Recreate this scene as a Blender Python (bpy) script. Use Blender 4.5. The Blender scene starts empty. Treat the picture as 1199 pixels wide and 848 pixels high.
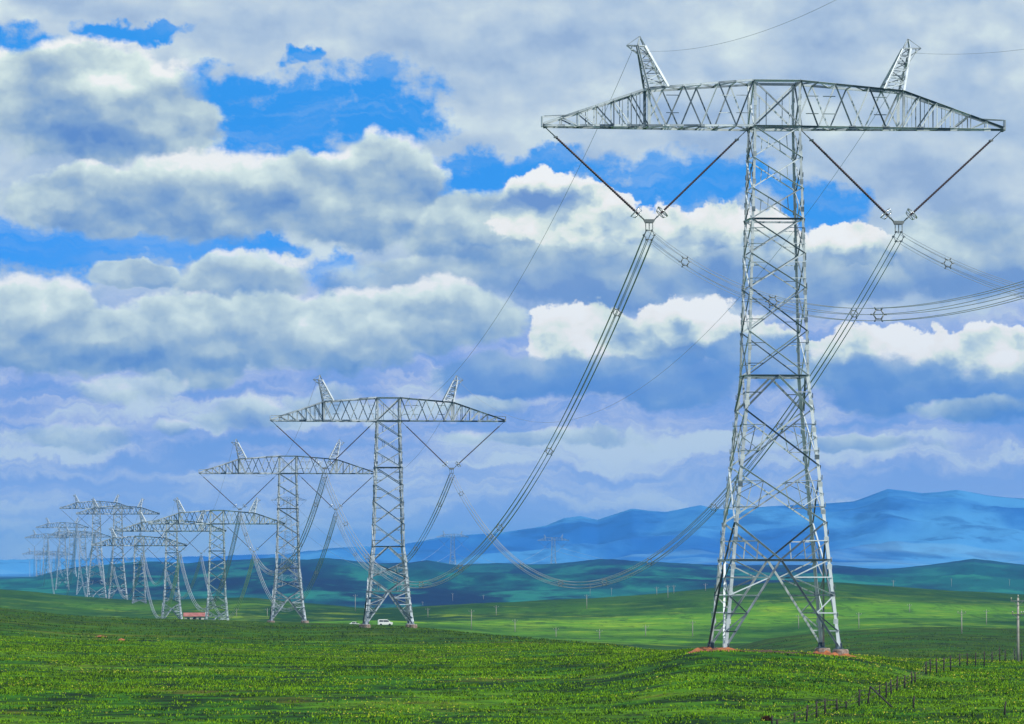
import bpy, math, random
import numpy as np
from mathutils import Vector, Matrix

R = math.radians
random.seed(7)
rng = np.random.default_rng(11)
scene = bpy.context.scene
COL = scene.collection

# ------------------------------------------------------------------ camera
F = 6279.0            # focal length in pixels of the 1199 px wide frame (a 188 mm lens)
CX, HY = 599.5, 690.0  # image column of the view axis and row of the horizon
cam_d = bpy.data.cameras.new('camera')
cam_d.sensor_width = 36.0
cam_d.lens = F / 1199.0 * 36.0
cam_d.shift_y = (HY - 424.0) / 1199.0
cam_d.clip_start = 1.0
cam_d.clip_end = 90000.0
cam = bpy.data.objects.new('camera', cam_d)
cam.rotation_euler = (R(90), 0, 0)
COL.objects.link(cam)
scene.camera = cam

# ------------------------------------------------------------------ light, exposure
SUN_EL, SUN_AZ = 46.0, 128.0     # azimuth clockwise from +Y: the sun stands behind the camera's right shoulder
sd = bpy.data.lights.new('sun', 'SUN')
sd.energy = 4.6
sd.angle = R(0.5)
sd.color = (1.0, 0.955, 0.88)
sun = bpy.data.objects.new('sun', sd)
sdir = Vector((math.sin(R(SUN_AZ)) * math.cos(R(SUN_EL)), math.cos(R(SUN_AZ)) * math.cos(R(SUN_EL)), math.sin(R(SUN_EL))))
sun.rotation_euler = sdir.to_track_quat('Z', 'Y').to_euler()
sun.location = sdir * 500
COL.objects.link(sun)
vs = scene.view_settings
vs.view_transform = 'Standard'
vs.look = 'None'
vs.exposure = 0.0
vs.gamma = 1.0
scene.cycles.use_denoising = True
scene.cycles.volume_bounces = 0
scene.cycles.max_bounces = 5
scene.cycles.diffuse_bounces = 2
scene.cycles.glossy_bounces = 2
HAZE_D = 4.6e-5
HAZE_COL = (0.10, 0.46, 1.0)


def lin(c):
    out = []
    for v in c[:3]:
        v = v / 255.0
        out.append(v / 12.92 if v <= 0.04045 else ((v + 0.055) / 1.055) ** 2.4)
    return (*out, 1.0)


class NT:
    dim = None

    """tiny expression helper on a node tree"""
    def __init__(s, tree):
        s.t = tree
        s.n = tree.nodes
        s.l = tree.links

    def put(s, sock, v):
        if isinstance(v, bpy.types.NodeSocket):
            s.l.new(v, sock)
        elif isinstance(v, (tuple, list)):
            d = sock.default_value
            sock.default_value = tuple(v)[:len(d)] if len(v) >= len(d) else (*v, 1.0)
        else:
            sock.default_value = v

    def m(s, op, a, b=None, c=None, clamp=False):
        n = s.n.new('ShaderNodeMath')
        n.operation = op
        n.use_clamp = clamp
        for i, v in enumerate((a, b, c)):
            if v is not None:
                s.put(n.inputs[i], v)
        return n.outputs[0]

    def vm(s, op, a, b=None):
        n = s.n.new('ShaderNodeVectorMath')
        n.operation = op
        s.put(n.inputs[0], a)
        if b is not None:
            s.put(n.inputs[1], b)
        return n.outputs['Value'] if op in ('DOT_PRODUCT', 'LENGTH') else n.outputs['Vector']

    def chain(s, vec, prev):
        n = s.n.new('ShaderNodeVectorMath')
        n.operation = 'MULTIPLY_ADD'
        s.put(n.inputs[0], prev)
        n.inputs[1].default_value = (1e-7, 1e-7, 1e-7)
        s.put(n.inputs[2], vec)
        return n.outputs['Vector']

    def noise(s, vec, scale, detail=4, rough=0.5, out=0, dist=0.0, lac=2.0, dim='3D'):
        n = s.n.new('ShaderNodeTexNoise')
        n.noise_dimensions = s.dim or dim
        s.put(n.inputs['Vector'], vec)
        n.inputs['Scale'].default_value = scale
        n.inputs['Detail'].default_value = detail
        n.inputs['Roughness'].default_value = rough
        n.inputs['Distortion'].default_value = dist
        n.inputs['Lacunarity'].default_value = lac
        return n.outputs[out]

    def smooth(s, v, a, b, c=0.0, d=1.0):
        n = s.n.new('ShaderNodeMapRange')
        n.interpolation_type = 'SMOOTHSTEP'
        s.put(n.inputs[0], v)
        for i, k in enumerate((a, b, c, d)):
            s.put(n.inputs[i + 1], k)
        return n.outputs[0]

    def mix(s, f, a, b):
        n = s.n.new('ShaderNodeMix')
        n.data_type = 'RGBA'
        s.put(n.inputs['Factor'], f)
        s.put(n.inputs[6], a)
        s.put(n.inputs[7], b)
        return n.outputs[2]

    def ramp(s, v, stops):
        n = s.n.new('ShaderNodeValToRGB')
        s.put(n.inputs[0], v)
        cr = n.color_ramp
        while len(cr.elements) < len(stops):
            cr.elements.new(0.5)
        for e, (p, c) in zip(cr.elements, stops):
            e.position = p
            e.color = c
        return n.outputs[0]

    def sep(s, v):
        n = s.n.new('ShaderNodeSeparateXYZ')
        s.put(n.inputs[0], v)
        return n.outputs

    def comb(s, x, y, z=0.0):
        n = s.n.new('ShaderNodeCombineXYZ')
        for i, v in enumerate((x, y, z)):
            s.put(n.inputs[i], v)
        return n.outputs[0]


# ------------------------------------------------------------------ world: blue sky under layered clouds
def build_world():
    w = bpy.data.worlds.new('World')
    scene.world = w
    w.use_nodes = True
    w.cycles.sampling_method = 'MANUAL'
    w.cycles.sample_map_resolution = 512
    t = w.node_tree
    t.nodes.clear()
    N = NT(t)
    N.dim = '2D'
    out = t.nodes.new('ShaderNodeOutputWorld')
    sky = t.nodes.new('ShaderNodeTexSky')
    sky.sky_type = 'NISHITA'
    sky.sun_disc = False
    sky.sun_elevation = R(SUN_EL)
    sky.sun_rotation = R(SUN_AZ)
    sky.altitude = 3000
    sky.air_density = 0.8
    sky.dust_density = 0.2
    tc = t.nodes.new('ShaderNodeTexCoord')
    d = N.sep(tc.outputs['Generated'])
    az = N.m('ARCTAN2', d[0], d[1])
    el = N.m('ARCSINE', d[2])
    # angular coordinates: one unit = 0.9125 degrees; x grows to the right of +Y, y grows downwards
    U = N.m('MULTIPLY_ADD', az, F / 100.0, CX / 100.0)
    V = N.m('MULTIPLY_ADD', el, -F / 100.0, HY / 100.0)
    P = N.comb(U, V)
    # billowing warp of the coordinates
    w1 = N.noise(P, 0.9, 3, 0.5, out=1)
    w1 = N.vm('SUBTRACT', w1, (0.5, 0.5, 0.5))
    w1 = N.vm('MULTIPLY', w1, (1.0, 0.60, 0.0))
    w2 = N.noise(N.vm('ADD', P, (31.0, 7.0, 0.0)), 4.5, 3, 0.6, out=1)
    w2 = N.vm('MULTIPLY', N.vm('SUBTRACT', w2, (0.5, 0.5, 0.5)), (0.30, 0.24, 0.0))
    PW = N.vm('ADD', N.vm('ADD', P, w1), w2)
    PWS = N.vm('ADD', N.vm('ADD', P, N.vm('MULTIPLY', w1, (0.75, 0.7, 0.0))), N.vm('MULTIPLY', w2, (0.5, 0.45, 0.0)))
    # relief: brightness of billows, brighter where the field falls off towards the light (up and right)
    Ps = N.vm('MULTIPLY', N.vm('ADD', P, N.vm('MULTIPLY', w2, (0.5, 0.5, 0.0))), (0.9, 1.35, 1.0))
    ra = N.noise(Ps, 1.15, 4, 0.48)
    rb = N.noise(N.vm('ADD', Ps, (0.10, -0.24, 0.0)), 1.15, 4, 0.48)
    relief = N.m('MULTIPLY', N.m('SUBTRACT', ra, rb), 2.3)
    broad = N.noise(N.vm('MULTIPLY', P, (0.55, 1.0, 1.0)), 1.1, 3, 0.5)
    streak = N.noise(N.vm('MULTIPLY', PW, (0.24, 1.9, 1.0)), 1.25, 6, 0.58)
    fine = N.noise(N.vm('MULTIPLY', P, (1.0, 1.4, 1.0)), 2.2, 6, 0.6)

    def puffs(blobs, vec=PW):
        f = s = None
        for (cx, cy, rx, ry) in blobs:
            if f is not None:
                vec = N.chain(vec, f)      # keeps Cycles evaluating the blobs one after another
            q = N.vm('MULTIPLY', N.vm('SUBTRACT', vec, (cx / 100, cy / 100, 0)), (100 / rx, 100 / ry, 0))
            fi = N.m('SUBTRACT', 1.0, N.vm('DOT_PRODUCT', q, q))
            si = N.m('MULTIPLY', N.sep(q)[1], -1.0)
            if f is None:
                f, s = fi, si
            else:
                g = N.smooth(N.m('SUBTRACT', fi, f), -0.22, 0.22)
                f2 = N.m('SMOOTH_MAX', fi, f, 0.25)
                s = N.m('ADD', N.m('MULTIPLY', g, si), N.m('MULTIPLY', N.m('SUBTRACT', 1.0, g), s))
                f = f2
        return f, s

    # clear sky
    # the clear air: the Nishita colour through a polarising-filter like deepening
    bg_sky = N.vm('MULTIPLY', sky.outputs[0], (0.10, 0.10, 0.10))
    blue = N.vm('MULTIPLY', bg_sky, (0.22, 0.66, 1.30))
    lowblue = N.smooth(V, 1.5, 5.6)
    col = N.mix(lowblue, N.vm('MAXIMUM', N.vm('MULTIPLY', blue, (0.2, 0.62, 0.95)), (0.035, 0.315, 0.88)), lin((80, 165, 242)))

    # high sheet with holes
    holes = [(345, 140, 135, 62), (450, 130, 75, 56), (265, 112, 75, 36), (22, 50, 42, 24), 
             (150, 42, 75, 12), (345, 66, 22, 14), (540, 205, 55, 38), (640, 200, 75, 20), (800, 215, 135, 42),
             (965, 250, 62, 34), (720, 235, 70, 26), (50, 294, 160, 42), (210, 278, 110, 26), (395, 318, 50, 22), (290, 290, 60, 10)]
    f, s = puffs(holes)
    f = N.m('ADD', f, N.m('MULTIPLY', N.m('SUBTRACT', fine, 0.5), 2.4))
    sheet_a = N.smooth(f, 0.72, -0.30)
    sh = N.m('ADD', N.m('MULTIPLY', N.m('SUBTRACT', broad, 0.5), 1.6), N.m('MULTIPLY', relief, 0.5))
    sh = N.m('ADD', sh, N.m('MULTIPLY', N.m('SUBTRACT', fine, 0.5), 0.5))
    sheet = N.ramp(N.m('ADD', sh, 0.5, clamp=True), [(0.0, lin((156, 181, 214))), (0.35, lin((180, 201, 223))), (0.65, lin((200, 216, 228))), (1.0, lin((224, 238, 237)))])
    veil = N.m('MULTIPLY', N.smooth(streak, 0.42, 0.75), 0.30)      # thin veils across the gaps
    col = N.mix(N.m('MAXIMUM', sheet_a, veil), col, sheet)
    # lower deck: blue-violet with long streaks
    deck = N.ramp(N.smooth(N.m('ADD', streak, N.m('MULTIPLY', relief, 0.12)), 0.3, 0.68), [(0.0, lin((112, 155, 226))), (0.4, lin((150, 174, 232))), (0.7, lin((182, 196, 234))), (1.0, lin((212, 227, 236)))])
    deck_a = N.smooth(N.m('ADD', V, N.m('MULTIPLY', N.m('SUBTRACT', broad, 0.5), 1.6)), 2.9, 4.3)
    deck_a = N.m('MULTIPLY', deck_a, 0.93)
    col = N.mix(deck_a, col, deck)
    # near the horizon everything melts into pale violet
    pale = N.smooth(V, 4.8, 6.2)
    col = N.mix(N.m('MULTIPLY', pale, 0.88), col, N.mix(N.smooth(streak, .3, .7), lin((168, 190, 242)), lin((220, 231, 242))))

    shade_g = [(0.0, lin((100, 141, 202))), (0.22, lin((132, 165, 206))), (0.45, lin((168, 191, 210))), (0.68, lin((202, 220, 222))), (0.88, lin((230, 244, 236))), (1.0, lin((252, 252, 248)))]
    shade_b = [(0.0, lin((116, 151, 206))), (0.22, lin((156, 183, 212))), (0.42, lin((196, 215, 222))), (0.6, lin((232, 243, 232))), (0.8, lin((252, 250, 244))), (1.0, lin((255, 255, 251)))]
    rawclouds = [
        # (blobs, ramp, edge softness, tone offset, opacity)
        ([(110, 128, 150, 78), (30, 110, 70, 60), (200, 145, 90, 50)], shade_g, 0.36, 0.03, 1.0),
        ([(120, 238, 130, 44), (250, 232, 130, 58), (330, 222, 100, 52), (400, 240, 110, 62), (470, 222, 68, 66), (560, 270, 110, 52)], shade_g, 0.36, 0.0, 0.97),
        ([(640, 246, 66, 44), (700, 266, 90, 34), (790, 272, 100, 34), (870, 280, 90, 28), (1000, 290, 60, 26)], shade_b, 0.26, 0.0, 1.0),
        ([(700, 320, 240, 40), (480, 330, 120, 30), (950, 330, 160, 40), (1130, 300, 120, 60)], shade_g, 0.5, -0.18, 0.75),
        ([(280, 328, 80, 38), (150, 322, 60, 18)], shade_g, 0.3, 0.05, 0.9),
        ([(40, 385, 95, 62), (130, 400, 90, 44), (220, 400, 120, 62), (330, 385, 90, 52), (410, 390, 90, 58), (500, 370, 120, 46)], shade_g, 0.36, 0.02, 0.95),
        ([(665, 395, 62, 52), (720, 395, 85, 50), (800, 385, 90, 44), (860, 395, 70, 38), (950, 425, 60, 30), (1030, 420, 90, 34), (1120, 415, 80, 36), (1190, 420, 70, 40)], shade_b, 0.24, 0.03, 1.0),
        ([(760, 445, 150, 36), (890, 420, 60, 34), (1050, 450, 120, 40), (1180, 470, 90, 30), (600, 440, 110, 30)], [(0.0, lin((92, 139, 210))), (0.5, lin((114, 155, 214))), (1.0, lin((166, 191, 218)))], 0.5, -0.1, 0.9),
        ([(150, 458, 78, 24), (300, 486, 70, 24), (380, 470, 50, 20), (90, 512, 90, 16), (210, 500, 30, 11), (640, 512, 150, 12), (1150, 478, 80, 16), (1000, 520, 120, 12), (560, 470, 80, 12)], shade_g, 0.7, 0.05, 0.7),
    ]
    for blobs, rmp, soft, off, opac in rawclouds:
        f, s = puffs(blobs, N.chain(PW if rmp is shade_b else PWS, col))
        a = N.smooth(N.m('ADD', f, N.m('MULTIPLY', N.m('SUBTRACT', fine, 0.5), 0.9 + soft if rmp is shade_b else 0.55 + soft)), 0.0, soft)
        a = N.m('MULTIPLY', a, opac)
        tone = N.m('MULTIPLY_ADD', s, 0.40, 0.5 + off)
        tone = N.m('ADD', tone, N.m('MULTIPLY', relief, 1.0 if rmp is shade_b else 0.62))
        tone = N.m('ADD', tone, N.m('MULTIPLY', N.m('SUBTRACT', broad, 0.5), 0.5))
        edge = N.smooth(f, 0.55, 0.0, 0.0, 0.16)      # thin rims let the light through
        tone = N.m('ADD', tone, edge, clamp=True)
        col = N.mix(a, col, N.ramp(tone, rmp))
    # below the horizon: plain dull ground light
    below = N.smooth(el, -0.012, -0.002)
    col = N.mix(below, lin((90, 110, 110)), col)
    bg = t.nodes.new('ShaderNodeBackground')
    N.put(bg.inputs[0], col)
    bg.inputs[1].default_value = 1.0
    t.links.new(bg.outputs[0], out.inputs[0])


build_world()


# ------------------------------------------------------------------ object helpers
def tag(o, label=None, cat=None, group=None, kind=None):
    if label: o['label'] = label
    if cat: o['category'] = cat
    if group: o['group'] = group
    if kind: o['kind'] = kind
    return o


def empty(name, loc=(0, 0, 0), rz=0.0, scale=1.0):
    o = bpy.data.objects.new(name, None)
    o.location = loc
    o.rotation_euler = (0, 0, rz)
    o.scale = (scale,) * 3
    COL.objects.link(o)
    return o


class MB:
    """mesh buffer"""
    def __init__(s):
        s.k = 1.0
        s.v, s.f, s.sm = [], [], []

    def add(s, verts, faces, smooth=False):
        b = len(s.v)
        s.v += [tuple(v) for v in verts]
        s.f += [tuple(b + i for i in f) for f in faces]
        s.sm += [smooth] * len(faces)

    def frame(s, a, b, ref):
        a, b = Vector(a), Vector(b)
        z = (b - a).normalized()
        ref = Vector(ref)
        x = ref - z * ref.dot(z)
        if x.length < 1e-4:
            ref = Vector((0, 1, 0)) if abs(z.y) < 0.9 else Vector((1, 0, 0))
            x = ref - z * ref.dot(z)
        x.normalize()
        return a, b, x, z.cross(x)

    def angle(s, a, b, w=0.12, t=0.016, ref=(0, 0, 1), dbl=False):
        """steel angle bar (L section): one flange along ref, one square to it"""
        w *= s.k
        t *= s.k
        a, b, x, y = s.frame(a, b, ref)
        prof = [(0, 0), (w, 0), (w, t), (t, t), (t, w), (0, w)]
        vs_ = [p + x * (u - w * .3) + y * (v - w * .3) for p in (a, b) for u, v in prof]
        n = 6
        fs = [(i, (i + 1) % n, n + (i + 1) % n, n + i) for i in range(n)] + [tuple(range(n))[::-1], tuple(range(n, 2 * n))]
        s.add(vs_, fs)

    def box(s, c, size, rz=0.0):
        c = Vector(c)
        hx, hy, hz = (v / 2 for v in size)
        m = Matrix.Rotation(rz, 3, 'Z')
        vs_ = [c + m @ Vector((x, y, z)) for z in (-hz, hz) for x, y in ((-hx, -hy), (hx, -hy), (hx, hy), (-hx, hy))]
        s.add(vs_, [(3, 2, 1, 0), (4, 5, 6, 7), (0, 1, 5, 4), (1, 2, 6, 5), (2, 3, 7, 6), (3, 0, 4, 7)])

    def tube(s, pts, r, n=6, cap=True, smooth=True):
        pts = [Vector(p) for p in pts]
        rs = r if isinstance(r, (list, tuple)) else [r] * len(pts)
        vs_, fs = [], []
        up = Vector((0, 0, 1))
        for i, p in enumerate(pts):
            d = (pts[min(i + 1, len(pts) - 1)] - pts[max(i - 1, 0)]).normalized()
            u = up if abs(d.z) < .95 else Vector((0, 1, 0))
            x = u.cross(d).normalized()
            y = d.cross(x)
            for k in range(n):
                a = 2 * math.pi * k / n
                vs_.append(p + x * (rs[i] * math.cos(a)) + y * (rs[i] * math.sin(a)))
        for i in range(len(pts) - 1):
            for k in range(n):
                fs.append((i * n + k, i * n + (k + 1) % n, (i + 1) * n + (k + 1) % n, (i + 1) * n + k))
        if cap:
            fs.append(tuple(range(n))[::-1])
            fs.append(tuple((len(pts) - 1) * n + k for k in range(n)))
        s.add(vs_, fs, smooth)

    def ring(s, c, nrm, rad, r, n=20, m=6, sx=1.0, ref=(0, 1, 0)):
        c, nrm = Vector(c), Vector(nrm).normalized()
        x = (Vector(ref) - nrm * Vector(ref).dot(nrm)).normalized()
        y = nrm.cross(x)
        vs_, fs = [], []
        for i in range(n):
            a = 2 * math.pi * i / n
            d = x * (math.cos(a) * sx) + y * math.sin(a)
            dn = (x * math.cos(a) + y * math.sin(a)).normalized()
            for k in range(m):
                b = 2 * math.pi * k / m
                vs_.append(c + d * rad + dn * (r * math.cos(b)) + nrm * (r * math.sin(b)))
        for i in range(n):
            for k in range(m):
                fs.append((i * m + k, i * m + (k + 1) % m, ((i + 1) % n) * m + (k + 1) % m, ((i + 1) % n) * m + k))
        s.add(vs_, fs, True)

    def mesh(s, name):
        me = bpy.data.meshes.new(name)
        me.from_pydata(s.v, [], s.f)
        me.polygons.foreach_set('use_smooth', s.sm)
        me.update()
        return me

    def build(s, name, mat, parent=None, loc=None):
        o = bpy.data.objects.new(name, s.mesh(name))
        o.data.materials.append(mat)
        COL.objects.link(o)
        if parent: o.parent = parent
        if loc: o.location = loc
        return o


# ------------------------------------------------------------------ materials
def new_mat(name):
    m = bpy.data.materials.new(name)
    m.use_nodes = True
    t = m.node_tree
    b = t.nodes['Principled BSDF']
    return m, NT(t), b


def metal(name, c0, c1, metallic=0.7, rough=0.45, scale=1.2):
    m, N, b = new_mat(name)
    geo = N.n.new('ShaderNodeNewGeometry')
    tc = N.n.new('ShaderNodeTexCoord')
    n = N.noise(tc.outputs['Object'], scale, 4, 0.6)
    # glints and dark bars of the lattice put into the colour, random per bar
    n2 = N.m('ADD', N.m('MULTIPLY', geo.outputs['Random Per Island'], 0.75), N.m('MULTIPLY', n, 0.5), clamp=True)
    N.put(b.inputs['Base Color'], N.mix(N.smooth(n2, 0.28, 0.90), c0, c1))
    b.inputs['Metallic'].default_value = metallic
    N.put(b.inputs['Roughness'], N.m('MULTIPLY_ADD', n, 0.3, rough - 0.15))
    return m


M = {}
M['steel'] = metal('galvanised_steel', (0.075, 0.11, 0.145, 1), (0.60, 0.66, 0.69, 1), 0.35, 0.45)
M['steel_far'] = metal('galvanised_steel_darkened', (0.045, 0.08, 0.12, 1), (0.55, 0.61, 0.66, 1), 0.35, 0.45)  # darker copy: contrast against the hazy sky put into the colour
M['wire'] = metal('aluminium_conductor', (0.20, 0.22, 0.25, 1), (0.50, 0.53, 0.56, 1), 0.5, 0.4)
M['ring'] = metal('polished_aluminium', (0.45, 0.48, 0.5, 1), (0.62, 0.65, 0.66, 1), 0.8, 0.3)
M['fitting'] = metal('dull_fitting_steel', (0.10, 0.12, 0.13, 1), (0.22, 0.24, 0.25, 1), 0.5, 0.5)


def plain(name, c0, c1, rough=0.8, scale=3.0, metallic=0.0, bump=0.0, bs=20.0):
    m, N, b = new_mat(name)
    tc = N.n.new('ShaderNodeTexCoord')
    n = N.noise(tc.outputs['Object'], scale, 5, 0.6)
    N.put(b.inputs['Base Color'], N.mix(N.smooth(n, 0.3, 0.7), c0, c1))
    b.inputs['Roughness'].default_value = rough
    b.inputs['Metallic'].default_value = metallic
    if bump:
        bn = N.n.new('ShaderNodeBump')
        bn.inputs['Strength'].default_value = bump
        N.put(bn.inputs['Height'], N.noise(tc.outputs['Object'], bs, 5, 0.6))
        N.l.new(bn.outputs[0], b.inputs['Normal'])
    return m


M['insul'] = plain('dark_silicone_rubber', (0.030, 0.018, 0.024, 1), (0.06, 0.03, 0.035, 1), 0.5)
M['concrete'] = plain('weathered_concrete', (0.28, 0.26, 0.23, 1), (0.42, 0.40, 0.37, 1), 0.9, 2.0, bump=0.3)
M['foot'] = plain('earth_stained_concrete', (0.16, 0.10, 0.07, 1), (0.34, 0.28, 0.24, 1), 0.9, 2.5, bump=0.4)
M['soil'] = plain('orange_brown_soil', (0.42, 0.13, 0.035, 1), (0.13, 0.05, 0.02, 1), 0.95, 1.6, bump=0.6, bs=6)
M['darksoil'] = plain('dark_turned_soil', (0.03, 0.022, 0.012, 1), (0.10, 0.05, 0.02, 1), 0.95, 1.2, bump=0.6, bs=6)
M['wood'] = plain('weathered_fence_wood', (0.014, 0.012, 0.010, 1), (0.04, 0.034, 0.028, 1), 0.9, 4.0)
M['rust'] = plain('rusty_fence_wire', (0.06, 0.05, 0.04, 1), (0.12, 0.09, 0.07, 1), 0.7, 2.0, 0.5)
M['white'] = plain('white_vehicle_paint', (0.72, 0.73, 0.74, 1), (0.82, 0.82, 0.82, 1), 0.3)
M['glass'] = plain('dark_window_glass', (0.02, 0.025, 0.03, 1), (0.04, 0.05, 0.06, 1), 0.08)
M['tyre'] = plain('black_rubber', (0.015, 0.015, 0.015, 1), (0.03, 0.03, 0.03, 1), 0.8)
M['redroof'] = plain('faded_red_roof_sheet', (0.22, 0.06, 0.05, 1), (0.38, 0.14, 0.11, 1), 0.6, 0.6)
M['wall'] = plain('whitewashed_mud_wall', (0.38, 0.36, 0.33, 1), (0.6, 0.58, 0.54, 1), 0.9, 0.8)
M['door'] = plain('dark_brown_wood', (0.06, 0.03, 0.02, 1), (0.1, 0.05, 0.03, 1), 0.7)
M['porcelain'] = plain('glazed_porcelain', (0.45, 0.42, 0.38, 1), (0.62, 0.6, 0.56, 1), 0.25)


# ------------------------------------------------------------------ terrain
def perlin(x, y, seed=0):
    r = np.random.default_rng(seed)
    p = r.permutation(256)
    p = np.concatenate([p, p])
    ang = r.random(256) * 2 * np.pi
    gx, gy = np.cos(ang), np.sin(ang)
    xi = np.floor(x).astype(np.int64); yi = np.floor(y).astype(np.int64)
    xf = x - xi; yf = y - yi
    u = xf ** 3 * (xf * (xf * 6 - 15) + 10); v = yf ** 3 * (yf * (yf * 6 - 15) + 10)
    def g(ix, iy, dx, dy):
        h = p[p[(ix & 255)] + (iy & 255)]
        return gx[h] * dx + gy[h] * dy
    a = g(xi, yi, xf, yf); b = g(xi + 1, yi, xf - 1, yf)
    c = g(xi, yi + 1, xf, yf - 1); d = g(xi + 1, yi + 1, xf - 1, yf - 1)
    return (a + u * (b - a)) + v * ((c + u * (d - c)) - (a + u * (b - a)))


def fbm(x, y, wl, octv=4, seed=0, gain=0.5):
    s = 0; a = 1.0
    for o in range(octv):
        s = s + a * perlin(x / wl + 17.3 * o, y / wl - 9.1 * o, seed + o)
        a *= gain; wl /= 2.0
    return s


# skylines as (column, row) pairs of the 1199 x 848 photograph: used as angles seen from the camera,
# each crest stands at its own real distance
S_MID = [(-100, 689), (0, 691), (94, 700), (160, 703), (229, 700), (295, 699), (352, 706), (428, 712), (481, 710), (560, 706), (700, 700), (830, 690), (900, 684), (985, 683), (1080, 690), (1199, 698), (1300, 702)]
S_HILL = [(-100, 682), (0, 678), (44, 676), (69, 668), (94, 664), (126, 662), (158, 659), (189, 659), (221, 661), (242, 658), (280, 657), (323, 654), (352, 657), (386, 654), (434, 661), (481, 660), (507, 656), (530, 664), (565, 661), (590, 660), (616, 662), (650, 661), (707, 655), (764, 659), (841, 663), (979, 663), (1030, 668), (1058, 666), (1100, 661), (1143, 655), (1199, 663), (1300, 660)]
S_MTN = [(-100, 670), (0, 675), (60, 673), (200, 668), (340, 657), (380, 647), (430, 645), (480, 641), (522, 631), (590, 623), (637, 616), (660, 606), (677, 603), (703, 609), (736, 595), (775, 600), (819, 591), (850, 598), (900, 592), (967, 588), (1004, 585), (1041, 571), (1083, 577), (1120, 573), (1168, 581), (1199, 582), (1300, 590)]
# foreground and middle ground: for each column the rows at a few distances
FG = {
    -100: [(350, 848), (450, 785), (550, 757), (700, 732), (910, 711), (1000, 707), (1150, 712), (1400, 728), (1900, 733)],
    0: [(350, 848), (450, 788), (550, 761), (700, 737), (910, 716), (1000, 712), (1150, 716), (1400, 730), (1900, 733)],
    100: [(350, 848), (450, 790), (550, 763), (700, 743), (910, 726), (1050, 722), (1200, 726), (1400, 738), (1900, 735)],
    240: [(350, 848), (450, 792), (550, 766), (700, 746), (910, 731), (1100, 726), (1250, 727), (1450, 740), (1900, 733)],
    340: [(350, 848), (450, 792), (550, 768), (700, 750), (910, 736), (1100, 731), (1240, 729), (1450, 735), (1900, 730)],
    460: [(350, 848), (450, 792), (550, 768), (700, 750), (910, 735), (1100, 733.5), (1300, 733), (1550, 733), (1900, 728)],
    600: [(350, 848), (450, 792), (550, 766), (700, 749), (800, 746), (910, 748), (1300, 752), (1550, 743), (1900, 728)],
    700: [(350, 848), (450, 788), (550, 764), (620, 757), (700, 754), (910, 762), (1300, 757), (1550, 745), (1900, 727)],
    830: [(350, 848), (400, 800), (455, 763), (520, 761), (600, 768), (910, 775), (1300, 763), (1550, 748), (1900, 722)],
    900: [(350, 848), (400, 802), (455, 765), (500, 762.5), (600, 772), (910, 772), (1200, 748), (1500, 752), (1900, 722)],
    990: [(350, 848), (400, 806), (455, 769), (520, 767), (620, 774), (850, 766), (1200, 739), (1450, 746), (1900, 719)],
    1090: [(350, 848), (400, 812), (470, 785), (560, 773), (660, 773), (850, 763), (1200, 734), (1450, 742), (1900, 720)],
    1199: [(350, 848), (400, 812), (470, 788), (590, 775), (680, 774), (850, 764), (1200, 736), (1450, 744), (1900, 724)],
    1300: [(350, 848), (400, 812), (470, 788), (590, 776), (680, 775), (850, 764), (1200, 738), (1450, 746), (1900, 726)],
}
DK = np.array([1.0, 150, 300] + list(range(350, 2000, 25)) + [2150, 2350, 2500, 2700, 3000, 3500, 4000, 4600, 5200, 5600, 6000, 7000, 8500, 10000, 11500, 13000, 13800, 15000, 18000, 34000.0])
CKS = sorted(FG)
FINE_PX = np.arange(-100, 1301, 20.0)


def _pch(x, y, q):
    """monotone cubic interpolation"""
    x = np.asarray(x, float); y = np.asarray(y, float)
    h = np.diff(x); dl = np.diff(y) / h
    m_ = np.zeros_like(y)
    for i in range(1, len(x) - 1):
        if dl[i - 1] * dl[i] > 0:
            w1_, w2_ = 2 * h[i] + h[i - 1], h[i] + 2 * h[i - 1]
            m_[i] = (w1_ + w2_) / (w1_ / dl[i - 1] + w2_ / dl[i])
    m_[0], m_[-1] = dl[0], dl[-1]
    i = np.clip(np.searchsorted(x, q) - 1, 0, len(x) - 2)
    t = (q - x[i]) / h[i]
    return ((2 * t ** 3 - 3 * t ** 2 + 1) * y[i] + (t ** 3 - 2 * t ** 2 + t) * h[i] * m_[i] + (-2 * t ** 3 + 3 * t ** 2) * y[i + 1] + (t ** 3 - t ** 2) * h[i] * m_[i + 1])


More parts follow.
